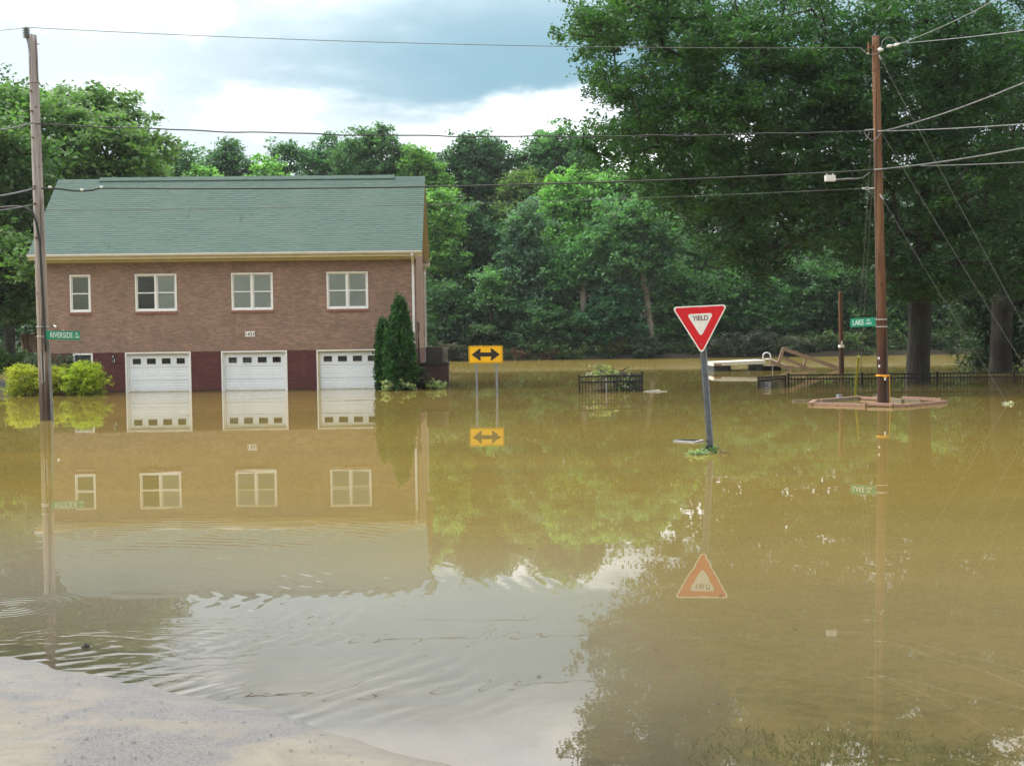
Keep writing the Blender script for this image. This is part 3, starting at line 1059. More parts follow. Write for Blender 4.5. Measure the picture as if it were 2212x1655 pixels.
plain('sill_brick', (0.34, 0.16, 0.13), 0.85, 0.2, 8)
wl = [tag(make_window(*wins[0], ['blind_tan'])), make_window(*wins[1], ['open', 'blind_closed']),
      make_window(*wins[2], ['blind_closed', 'blind_closed']), make_window(*wins[3], ['blind_closed', 'blind_closed'])]
wl[0]['label'] = 'narrow single upper window with tan blinds'
wl[1]['label'] = 'double upper window with its left blind open and dark'
# basement window with dark screen
u0, u1, z0, z1 = base_win
win = bpy.data.objects.new('window', None)
COL.objects.link(win)
win.parent = house
win['label'] = 'dark lower window behind the yellow bushes'
mb = MB()
mb.box(u0, u0 + 0.075, -0.012, 0.12, z0, z1)
mb.box(u1 - 0.075, u1, -0.012, 0.12, z0, z1)
mb.box(u0 + 0.075, u1 - 0.075, -0.012, 0.12, z1 - 0.075, z1)
mb.box(u0 + 0.075, u1 - 0.075, -0.02, 0.12, z0, z0 + 0.07)
mb.build('frame', 'white_trim', win, bevel=0.006)
mb = MB()
mb.box(u0 + 0.075, u1 - 0.075, 0.05, 0.06, z0 + 0.07, z1 - 0.075)
mb.build('insect_screen', 'screen_dark', win)

# garage doors
for gi, (u0, u1, z0, z1) in enumerate(gar):
    gd = bpy.data.objects.new('garage_door', None)
    COL.objects.link(gd)
    gd.parent = house
    tr_ = 0.055
    mb = MB()
    mb.box(u0, u0 + tr_, -0.015, 0.14, z0, z1)
    mb.box(u1 - tr_, u1, -0.015, 0.14, z0, z1)
    mb.box(u0 + tr_, u1 - tr_, -0.015, 0.14, z1 - tr_, z1)
    mb.build('door_frame', 'white_trim', gd)
    mb = MB()       # pale stop strips
    mb.box(u0 + tr_, u0 + tr_ + 0.07, 0.06, 0.10, z0, z1 - tr_)
    mb.box(u1 - tr_ - 0.07, u1 - tr_, 0.06, 0.10, z0, z1 - tr_)
    mb.box(u0 + tr_ + 0.07, u1 - tr_ - 0.07, 0.06, 0.10, z1 - tr_ - 0.05, z1 - tr_)
    mb.build('door_stop', 'cream_trim' if gi == 2 else 'white_trim', gd)
    a, b = u0 + tr_ + 0.07, u1 - tr_ - 0.07
    zt = z1 - tr_ - 0.05
    sh = 0.535
    for s_ in range(4):
        zh = zt - s_ * sh
        zl = zh - sh + 0.010
        n = 4
        pw = (b - a) / n
        holes = []
        mx_ = 0.10
        for k in range(n):
            h0 = a + pw * k + mx_ + (0.03 if k == 0 else 0)
            h1 = a + pw * (k + 1) - mx_ - (0.03 if k == n - 1 else 0)
            if s_ == 0:
                holes.append((h0 + 0.02, h1 - 0.02, zl + 0.135, zl + 0.135 + 0.235))
            else:
                holes.append((h0 - 0.05, h1 + 0.05, zl + 0.12, zh - 0.12))
        us = sorted({a, b, *[h[0] for h in holes], *[h[1] for h in holes]})
        zs = sorted({zl, zh, *[h[2] for h in holes], *[h[3] for h in holes]})
        mb = MB()
        V0 = 0.105
        for i in range(len(us) - 1):
            for j in range(len(zs) - 1):
                cu_, cz_ = (us[i] + us[i + 1]) / 2, (zs[j] + zs[j + 1]) / 2
                if any(h[0] < cu_ < h[1] and h[2] < cz_ < h[3] for h in holes):
                    continue
                mb.quad((us[i], V0, zs[j]), (us[i + 1], V0, zs[j]), (us[i + 1], V0, zs[j + 1]), (us[i], V0, zs[j + 1]))
        mb.quad((a, V0, zl), (a, V0 + 0.03, zl), (b, V0 + 0.03, zl), (b, V0, zl))
        mb.quad((a, V0, zh), (b, V0, zh), (b, V0 + 0.03, zh), (a, V0 + 0.03, zh))
        if s_ > 0:
            for h in holes:     # embossed field: groove then raised centre
                g1, g2, dd = 0.02, 0.05, 0.006
                r0_ = [(h[0], V0, h[2]), (h[1], V0, h[2]), (h[1], V0, h[3]), (h[0], V0, h[3])]
                r1_ = [(h[0] + g1, V0 + dd, h[2] + g1), (h[1] - g1, V0 + dd, h[2] + g1), (h[1] - g1, V0 + dd, h[3] - g1), (h[0] + g1, V0 + dd, h[3] - g1)]
                r2_ = [(h[0] + g2, V0 - 0.001, h[2] + g2), (h[1] - g2, V0 - 0.001, h[2] + g2), (h[1] - g2, V0 - 0.001, h[3] - g2), (h[0] + g2, V0 - 0.001, h[3] - g2)]
                for q in range(4):
                    w_ = (q + 1) % 4
                    mb.poly([r0_[q], r0_[w_], r1_[w_], r1_[q]])
                    mb.poly([r1_[q], r1_[w_], r2_[w_], r2_[q]])
                mb.poly(r2_)
        mb.build('door_section', 'white_door', gd)
        if s_ == 0:
            for k, h in enumerate(holes):
                mb = MB()
                mb.quad((h[0] - 0.01, V0 + 0.02, h[2] - 0.01), (h[1] + 0.01, V0 + 0.02, h[2] - 0.01), (h[1] + 0.01, V0 + 0.02, h[3] + 0.01), (h[0] - 0.01, V0 + 0.02, h[3] + 0.01))
                mb.build('pane', 'glass', gd)
                mb = MB()       # moulded surround, proud of the door
                r_ = 0.03
                mb.box(h[0] - r_, h[0], V0 - 0.012, V0 + 0.02, h[2] - r_, h[3] + r_)
                mb.box(h[1], h[1] + r_, V0 - 0.012, V0 + 0.02, h[2] - r_, h[3] + r_)
                mb.box(h[0], h[1], V0 - 0.012, V0 + 0.02, h[3], h[3] + r_)
                mb.box(h[0], h[1], V0 - 0.012, V0 + 0.02, h[2] - r_, h[2])
                mb.build('pane_frame', 'white_trim', gd)
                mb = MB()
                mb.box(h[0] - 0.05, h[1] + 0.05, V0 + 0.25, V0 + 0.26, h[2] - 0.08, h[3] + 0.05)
                mb.build('pane_backing', 'painted_sky_reflection' if (gi == 1 and k < 2) else 'dark_interior', gd)  # two backings are coloured to paint in a sky reflection
    mb = MB()
    mb.box(u0, u1, V0 + 0.5, V0 + 0.51, z0, z1)
    mb.build('dark_room', 'dark_interior', gd)

# number plate
u_a, z_a = H(530, 728)
u_b, z_b = H(550.5, 716)
pl = MB()
pl.box(u_a, u_b, -0.03, -0.003, z_a, z_b)
plate = pl.build('house_number_plate', 'sign_white', house, bevel=0.004)
text('1421', (u_a + 0.03, -0.031, z_a + 0.045), (1, 0, 0), (0, 0, 1), (u_b - u_a) - 0.06, (z_b - z_a) - 0.09, 'sign_black', 'digits', plate)
# wall lantern
lu, lz = H(247, 775)
mb = MB()
mb.box(lu - 0.05, lu + 0.05, -0.02, -0.003, lz - 0.02, lz + 0.16)
mb.tube([(lu, -0.02, lz + 0.10), (lu, -0.10, lz + 0.17), (lu, -0.15, lz + 0.10)], 0.012, 6)
mb.tube([(lu, -0.15, lz + 0.10), (lu, -0.15, lz + 0.02)], [0.02, 0.09], 8)
lamp = mb.build('wall_lantern', 'lamp_bronze', house)
mb = MB()
mb.tube([(lu, -0.15, lz - 0.16), (lu, -0.15, lz - 0.22)], [0.05, 0.015], 8)
mb.build('lantern_base', 'lamp_bronze', lamp)
mb = MB()
mb.tube([(lu, -0.15, lz + 0.02), (lu, -0.15, lz - 0.16)], [0.075, 0.05], 8)
mb.build('lantern_glass', 'glass', lamp)
mb = MB()
mb.tube([(lu, -0.15, lz + 0.115), (lu, -0.15, lz + 0.06), (lu, -0.15, lz + 0.03)], [0.02, 0.045, 0.03], 8)
mb.build('lantern_cap', 'steel_hardware', lamp)


# floodlights and security lamps
def spot_head(u, v_, z, d, mat='polymer_pale', r=0.05):
    mb = MB()
    p = Vector((u, v_, z))
    d = Vector(d).normalized()
    mb.tube([p, p + d * 0.05, p + d * 0.14, p + d * 0.16], [0.025, 0.03, r, r], 10)
    mb.tube([p, p - d * 0.04 + Vector((0, 0.06, 0.02))], 0.012, 6)
    return mb.build('floodlight', mat, house, smooth=False)


fu1, fz1 = H(883, 553, -0.15)
fu2, fz2 = H(893, 553, -0.15)
spot_head(fu1, -0.15, fz1, (-0.6, -0.6, -0.5))
spot_head(fu2, -0.15, fz2, (0.6, -0.6, -0.5))
mb = MB()
mb.box((fu1 + fu2) / 2 - 0.06, (fu1 + fu2) / 2 + 0.06, -0.16, -0.06, Z_EAVE - 0.02, Z_EAVE + 0.018)
mb.build('lamp_mount', 'white_trim', house)
su, sz = H(881, 700, -0.12)
spot_head(su, -0.06, sz, (0.8, -0.4, 0.45), r=0.035)
su, sz = H(115, 703, -0.12)
spot_head(su, -0.06, sz, (0.8, -0.4, -0.5), r=0.05)
# conduits and meter on the side wall
mb = MB()
mb.tube([(W_H + 0.03, 0.5, 2.6), (W_H + 0.03, 0.5, 0.6)], 0.022, 6)
mb.tube([(W_H + 0.03, 0.9, 2.1), (W_H + 0.04, 0.85, 1.5), (W_H + 0.05, 1.2, 1.2), (W_H + 0.03, 1.4, 0.9)], 0.018, 6)
mb.build('side_conduit', 'cable_black', house)
mb = MB()
mb.box(W_H + 0.003, W_H + 0.10, 0.38, 0.62, 2.35, 2.75)
mb.build('meter_box', 'ac_grille', house)
# tall narrow vent opening line on the gable side
mb = MB()
mb.box(W_H - 0.001, W_H + 0.006, 3.0, 3.15, 3.1, 4.9)
mb.build('side_window_edge', 'sign_maroon', house)

# brick pier with condenser
pier_u0, pier_u1 = W_H + 0.06, W_H + 1.30
pw0 = loc0 + fu * (pier_u0) + fv * 0.55
pier = thing('brick_pier', pw0, 'dark brick platform beside the house holding the air conditioner', 'platform', rz=YAW)
_, pz = H(935, 783.5, 0.55)
PWD = 1.22
mb = MB()
mb.box(0, PWD, 0, 1.3, -0.7, pz - 0.09)
mb.build('brick_base', 'brick_pier', pier, uv='box')
mb = MB()
mb.box(-0.02, PWD + 0.03, -0.03, 1.33, pz - 0.088, pz)
mb.build('cap_slab', 'dark_debris', pier, bevel=0.01)
acw = loc0 + fu * (W_H + 0.34) + fv * 0.72
ac = thing('air_conditioner', Vector((acw.x, acw.y, pz)), 'dark outdoor air conditioner unit with wire grille on the brick platform', 'air conditioner', rz=YAW)
AW, AH = 0.66, 0.66
mb = MB()
mb.box(0.0, AW, 0.02, 0.70, 0.03, AH - 0.03)
mb.build('coil', 'black_metal', ac)
mb = MB()
mb.box(-0.02, AW + 0.02, -0.01, 0.72, AH - 0.03, AH)
mb.box(-0.02, AW + 0.02, -0.01, 0.72, 0.002, 0.03)
for x in (-0.02, AW):
    mb.box(x, x + 0.02, -0.01, 0.01, 0.03, AH - 0.03)
mb.build('casing', 'ac_shell', ac)
mb = MB()
for k in range(11):
    x = 0.03 + (AW - 0.06) * k / 10
    mb.box(x - 0.004, x + 0.004, -0.004, 0.004, 0.03, AH - 0.03)
for k in range(10):
    z_ = 0.06 + (AH - 0.12) * k / 9
    mb.box(0.0, AW, -0.008, -0.004, z_ - 0.004, z_ + 0.004)
mb.build('wire_grille', 'ac_grille', ac)
mb = MB()
mb.box(AW + 0.03, AW + 0.22, 0.15, 0.6, 0.002, AH - 0.05)
mb.build('service_box', 'ac_grille', ac, bevel=0.01)

# ------------------------------------------------------------------ vegetation tools
def tubes_np(P0, P1, R0, R1, n=5):
    """many tapered segments at once"""
    D = P1 - P0
    L = np.linalg.norm(D, axis=1, keepdims=True) + 1e-9
    D = D / L
    ref = np.where(np.abs(D[:, 2:3]) < 0.9, np.array([[0, 0, 1.0]]), np.array([[1.0, 0, 0]]))
    A = np.cross(D, ref)
    A /= np.linalg.norm(A, axis=1, keepdims=True) + 1e-9
    B = np.cross(D, A)
    an = np.arange(n) * 2 * math.pi / n
    ca, sa = np.cos(an)[None, :, None], np.sin(an)[None, :, None]
    ringd = A[:, None, :] * ca + B[:, None, :] * sa
    V0 = P0[:, None, :] + ringd * R0[:, None, None]
    V1 = P1[:, None, :] + ringd * R1[:, None, None]
    V = np.concatenate([V0, V1], 1).reshape(-1, 3)
    base = (np.arange(len(P0)) * 2 * n)[:, None]
    j = np.arange(n)[None, :]
    j2 = (j + 1) % n
    F = np.stack([base + j, base + j2, base + n + j2, base + n + j], -1).reshape(-1, 4)
    return V, F


def leaves_np(C, R, nsub, nleaf, size, rng, asp=0.5, flat=0.6, ctone=None, droop=0.3, tight=0.30):
    """C (k,3) cluster centres, R (k,) radii -> diamond leaves"""
    k = len(C)
    sub = rng.normal(size=(k, nsub, 3)) * 0.55
    sub[..., 2] *= flat
    sc_ = C[:, None, :] + sub * R[:, None, None]
    n = k * nsub * nleaf
    off = rng.normal(size=(k, nsub, nleaf, 3)) * tight
    off[..., 2] *= flat * 0.9
    pos = (sc_[:, :, None, :] + off * R[:, None, None, None]).reshape(-1, 3)
    a = rng.normal(size=(n, 3))
    a[:, 2] = a[:, 2] * 0.55 - droop * 0.5
    a /= np.linalg.norm(a, axis=1, keepdims=True)
    up__ = rng.normal(size=(n, 3)) * 0.55 + np.array([0, 0, 1.0])
    b = np.cross(a, up__)
    b /= np.linalg.norm(b, axis=1, keepdims=True) + 1e-9
    s = size * rng.uniform(0.6, 1.35, size=(n, 1))
    V = np.stack([pos - a * s * 0.5, pos + b * s * asp * 0.5 - a * s * 0.08, pos + a * s * 0.5, pos - b * s * asp * 0.5 - a * s * 0.08], 1).reshape(-1, 3)
    F = np.arange(4 * n).reshape(-1, 4)
    if ctone is None:
        ctone = rng.uniform(0.2, 0.8, k)
    st = ctone[:, None] + rng.normal(size=(k, nsub)) * 0.12
    tn = (st[:, :, None] + rng.normal(size=(k, nsub, nleaf)) * 0.13).reshape(-1)
    tn = np.clip(tn, 0, 1)
    return V, F, np.repeat(tn, 4)


def grow(trunk, targets, rng, step=0.7, sag=0.12):
    """trunk: list of points; targets (k,3). Branches greedily reach the targets. Returns nodes, parents"""
    N = [np.array(p, float) for p in trunk]
    par = [-1] + list(range(len(trunk) - 1))
    ntr = len(trunk)
    tp = np.array(trunk)
    d0 = np.min(np.linalg.norm(targets[:, None, :] - tp[None, :, :], axis=2), axis=1)
    order = np.argsort(d0)
    arr = np.zeros((len(trunk) + int(np.sum(d0) / step * 1.1) + 4 * len(targets) + 50, 3))
    arr[:ntr] = tp
    cnt = ntr
    zlo = tp[0, 2] + (tp[-1, 2] - tp[0, 2]) * 0.22
    for ti in order:
        T = targets[ti]
        A = arr[:cnt]
        dv = T - A
        dist = np.linalg.norm(dv, axis=1)
        pen = dist * (1 + 0.9 * np.clip(-dv[:, 2] / (dist + 1e-6), 0, 1)) + 0.35 * np.clip(zlo - A[:, 2], 0, 99) * 3
        j = int(np.argmin(pen))
        d = dist[j]
        ns = max(1, int(d / step))
        prev = j
        p0 = A[j].copy()
        perp = rng.normal(size=3)
        bow = perp * d * 0.07
        for q in range(1, ns + 1):
            f = q / ns
            p = p0 + (T - p0) * f + bow * math.sin(f * math.pi) + np.array([0, 0, d * sag * math.sin(f * math.pi)])
            if cnt >= len(arr):
                arr = np.vstack([arr, np.zeros((2000, 3))])
            arr[cnt] = p
            par.append(prev)
            prev = cnt
            cnt += 1
    return arr[:cnt].copy(), np.array(par)


def limb_mesh(N, par, r_base, r_tip, rng):
    cnt = np.zeros(len(N))
    child = np.zeros(len(N), int)
    for i in range(len(N) - 1, 0, -1):
        if child[i] == 0:
            cnt[i] += 1
        cnt[par[i]] += cnt[i]
        child[par[i]] += 1
    ex = 0.62
    rad = r_tip + (r_base - r_tip) * (cnt / cnt[0]) ** ex
    i = np.arange(1, len(N))
    return tubes_np(N[par[i]], N[i], np.minimum(rad[par[i]], rad[i] * 1.35 + 0.004), rad[i], 6)


def ell_points(rng, c, r, n, shell=0.45):
    d = rng.normal(size=(n, 3))
    d /= np.linalg.norm(d, axis=1, keepdims=True)
    q = (shell + (1 - shell) * rng.random((n, 1))) ** 0.6
    return np.array(c)[None, :] + d * q * np.array(r)[None, :]


def make_tree(name, base, trunk_top, blobs, color, label, cat='tree', group=None, seed=1, r_base=0.3, cl_r=1.0, nsub=6, nleaf=20,
              leaf=0.2, asp=0.5, bark='bark_dark', mid=None, dens=1.0, flat=0.6, trunk_r=None, tone_c=0.5, r_tip=0.012, droop=0.3, step=0.8):
    """blobs: list of (centre, radii, number of clusters[, tone])"""
    rng = np.random.default_rng(seed)
    base = np.array(base, float)
    top = np.array(trunk_top, float)
    n = max(6, int(np.linalg.norm(top - base) / 0.8))
    tr = []
    for k in range(n + 1):
        f = k / n
        p = base + (top - base) * f
        if mid is not None:
            p = p + np.array(mid) * math.sin(f * math.pi)
        p = p + np.array([math.sin(f * 5 + seed), math.cos(f * 4 + seed * 2), 0]) * 0.12 * f
        tr.append(p)
    C, T = [], []
    for bl in blobs:
        c, r, k = bl[0], bl[1], max(1, int(bl[2] * dens))
        pts = ell_points(rng, c, r, k)
        C.append(pts)
        tn = bl[3] if len(bl) > 3 else tone_c
        T.append(np.clip(tn + rng.normal(size=k) * 0.13, 0.02, 0.98))
    C = np.vstack(C)
    T = np.concatenate(T)
    keep = C[:, 2] > 0.25
    C, T = C[keep], T[keep]
    root = thing(name, tuple(base), label, cat, group)
    N, par = grow(tr, C, rng, step)
    V, F = limb_mesh(N, par, r_base, r_tip, rng)
    # flared foot
    z = V[:, 2] - base[2]
    fl = 1 + 0.55 * np.exp(-np.clip(z, 0, 99) / 0.55)
    cx_, cy_ = base[0], base[1]
    nearfoot = (np.hypot(V[:, 0] - cx_, V[:, 1] - cy_) < r_base * 1.6) & (z < 3)
    V[nearfoot, 0] = cx_ + (V[nearfoot, 0] - cx_) * fl[nearfoot]
    V[nearfoot, 1] = cy_ + (V[nearfoot, 1] - cy_) * fl[nearfoot]
    np_mesh('trunk', V - base, F, bark, root, smooth=True)
    R = cl_r * rng.uniform(0.7, 1.25, len(C))
    V, F, tn = leaves_np(C - base, R, nsub, nleaf, leaf, rng, asp, flat, T, droop)
    o = np_mesh('crown', V, F, 'leaves', root, tone=tn)
    o.color = (color[0] * 1.3, color[1] * 1.42, color[2] * 1.25, 1)
    NLEAF.append((name, len(F)))
    return root


def pb(px, py, Y, rpx, sx=1.0, sz=1.0, sy=0.9, k=None, dy=0.0, tone=None, per=1.0):
    """blob seen at (px,py) with apparent radius rpx, at distance Y"""
    c = P(px, py, Y + dy)
    r = rpx / FPX * (Y + dy)
    if k is None:
        k = max(5, int(per * r * r * 2.2))
    b_ = (tuple(c), (r * sx, r * sy, r * sz), k)
    return b_ + ((tone,) if tone is not None else ())


NLEAF = []
GREEN_DK = (0.030, 0.055, 0.028)
GREEN_MD = (0.050, 0.090, 0.030)
GREEN_LT = (0.085, 0.140, 0.040)
GREEN_BL = (0.045, 0.075, 0.045)
GREEN_YE = (0.105, 0.130, 0.030)

# ------------------------------------------------------------------ big oak on the right
oakY = 47.0
ob = G(1980, 829)
rg_ = np.random.default_rng(3)
oak = []
front = [(1330, 55, 85, .62), (1285, 60, 45, .6), (1390, 20, 90, .6), (1480, 80, 110, .5), (1320, 175, 60, .6), (1400, 200, 90, .5), (1330, 290, 60, .55),
         (1400, 330, 80, .6), (1480, 260, 120, .6), (1570, 150, 130, .55), (1600, 290, 130, .55), (1700, 60, 130, .45), (1720, 210, 120, .45), (1440, 400, 80, .5),
         (1530, 420, 90, .45), (1640, 420, 100, .4), (1560, 520, 70, .3), (1720, 330, 110, .35), (1830, 150, 120, .35), (1850, 330, 110, .3), (1760, 470, 90, .3),
         (1950, 60, 130, .35), (1980, 240, 120, .3), (2090, 110, 130, .3), (2120, 300, 120, .3), (2210, 180, 120, .3), (2230, 390, 110, .3), (2000, 430, 110, .28),
         (1880, 520, 80, .28), (2130, 520, 110, .28), (2240, 560, 90, .28), (2000, 580, 60, .28), (1851, 288, 62, .3), (1948, 345, 72, .3), (1905, 225, 60, .3), (1800, 250, 60, .3), (1960, 600, 60, .25), (2060, 610, 60, .25), (1640, 560, 60, .25)]
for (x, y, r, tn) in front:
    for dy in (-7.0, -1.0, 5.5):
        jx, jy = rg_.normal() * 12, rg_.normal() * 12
        tt = tn + 0.09 if dy < -3 else (tn - 0.04 if dy < 0 else tn - 0.18)  # highlights painted into leaf tone: front clusters brighter, back ones darker
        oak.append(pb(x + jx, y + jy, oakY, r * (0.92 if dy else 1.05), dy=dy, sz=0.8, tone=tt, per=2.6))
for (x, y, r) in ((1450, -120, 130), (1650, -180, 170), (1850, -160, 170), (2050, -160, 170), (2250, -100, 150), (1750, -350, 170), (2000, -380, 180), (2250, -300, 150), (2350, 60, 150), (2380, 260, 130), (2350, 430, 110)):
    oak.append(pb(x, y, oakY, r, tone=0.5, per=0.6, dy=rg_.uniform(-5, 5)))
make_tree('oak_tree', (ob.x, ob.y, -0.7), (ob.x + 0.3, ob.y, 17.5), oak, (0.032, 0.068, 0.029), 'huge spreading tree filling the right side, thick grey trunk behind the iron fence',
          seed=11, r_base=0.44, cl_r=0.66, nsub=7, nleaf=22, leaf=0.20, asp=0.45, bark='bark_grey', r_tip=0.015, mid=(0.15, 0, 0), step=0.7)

# second dark tree at the far right
t2 = G(2160, 805)
bl = []
for (x, y, r, tn) in ((2140, 620, 70, .35), (2200, 640, 90, .3), (2110, 560, 80, .3), (2190, 500, 110, .25), (2150, 380, 130, .3), (2230, 300, 130, .25), (2110, 260, 100, .3), (2120, 715, 38, .55), (2140, 762, 34, .5), (2165, 740, 34, .45), (2195, 730, 45, .4), (2190, 775, 34, .4), (2150, 700, 60, .4), (2130, 780, 26, .45), (2215, 700, 60, .35), (2100, 690, 34, .55), (2175, 690, 50, .4),
                      (2280, 450, 120, .3), (2290, 600, 100, .3), (2050, 620, 60, .3), (2080, 480, 80, .25)):
    bl.append(pb(x, y, 61, r, tone=tn, per=1.3))
make_tree('dark_tree', (t2.x, t2.y, -0.7), (t2.x + 0.4, t2.y, 16), bl, (0.022, 0.043, 0.020), 'dark tree at the right edge with leafy sprouts low around its trunk',
          seed=12, r_base=0.5, cl_r=0.95, nsub=6, nleaf=24, leaf=0.24, asp=0.45)

# ------------------------------------------------------------------ trees behind the house, left
def left_tree(base_px, Y, blobs, color, label, seed, top_z=11, tone=0.5, **kw):
    b = P(base_px, 800, Y)
    bl_ = [pb(x, y, Y, r, tone=tn, per=kw.get('per', 2.3), dy=dy) for (x, y, r, tn, dy) in blobs]
    kw.pop('per', None)
    return make_tree(kw.pop('name', 'leafy_tree'), (b.x, Y, -0.6), (b.x + 0.5, Y, top_z), bl_, color, label, seed=seed, **kw)


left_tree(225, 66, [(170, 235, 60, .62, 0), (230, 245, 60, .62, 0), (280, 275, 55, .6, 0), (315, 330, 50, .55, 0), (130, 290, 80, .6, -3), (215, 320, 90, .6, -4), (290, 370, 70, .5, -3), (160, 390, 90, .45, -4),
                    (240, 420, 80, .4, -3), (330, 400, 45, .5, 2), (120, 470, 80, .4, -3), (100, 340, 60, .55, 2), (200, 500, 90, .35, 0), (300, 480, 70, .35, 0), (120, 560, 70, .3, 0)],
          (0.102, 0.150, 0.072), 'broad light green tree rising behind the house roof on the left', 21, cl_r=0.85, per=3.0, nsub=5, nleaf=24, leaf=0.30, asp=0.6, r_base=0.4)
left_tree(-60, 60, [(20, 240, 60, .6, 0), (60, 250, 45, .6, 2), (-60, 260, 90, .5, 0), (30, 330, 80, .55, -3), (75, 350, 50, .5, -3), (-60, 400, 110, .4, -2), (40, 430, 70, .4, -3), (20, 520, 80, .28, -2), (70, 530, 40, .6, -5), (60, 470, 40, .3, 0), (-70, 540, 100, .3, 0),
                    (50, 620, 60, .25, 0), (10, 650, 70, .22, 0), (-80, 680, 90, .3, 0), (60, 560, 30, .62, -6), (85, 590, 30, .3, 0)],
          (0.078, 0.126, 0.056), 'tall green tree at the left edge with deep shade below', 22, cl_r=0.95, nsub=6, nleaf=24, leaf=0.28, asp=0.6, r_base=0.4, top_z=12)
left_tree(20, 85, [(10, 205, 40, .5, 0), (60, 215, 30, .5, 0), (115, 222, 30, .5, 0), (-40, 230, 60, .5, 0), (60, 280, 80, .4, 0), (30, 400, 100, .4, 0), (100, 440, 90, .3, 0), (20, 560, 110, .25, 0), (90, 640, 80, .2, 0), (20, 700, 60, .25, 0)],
          (0.050, 0.090, 0.038), 'dark topped tree peeking over the trees at the left edge', 23, cl_r=1.3, nsub=5, nleaf=20, leaf=0.34, asp=0.6, r_base=0.4, top_z=13, per=0.8)

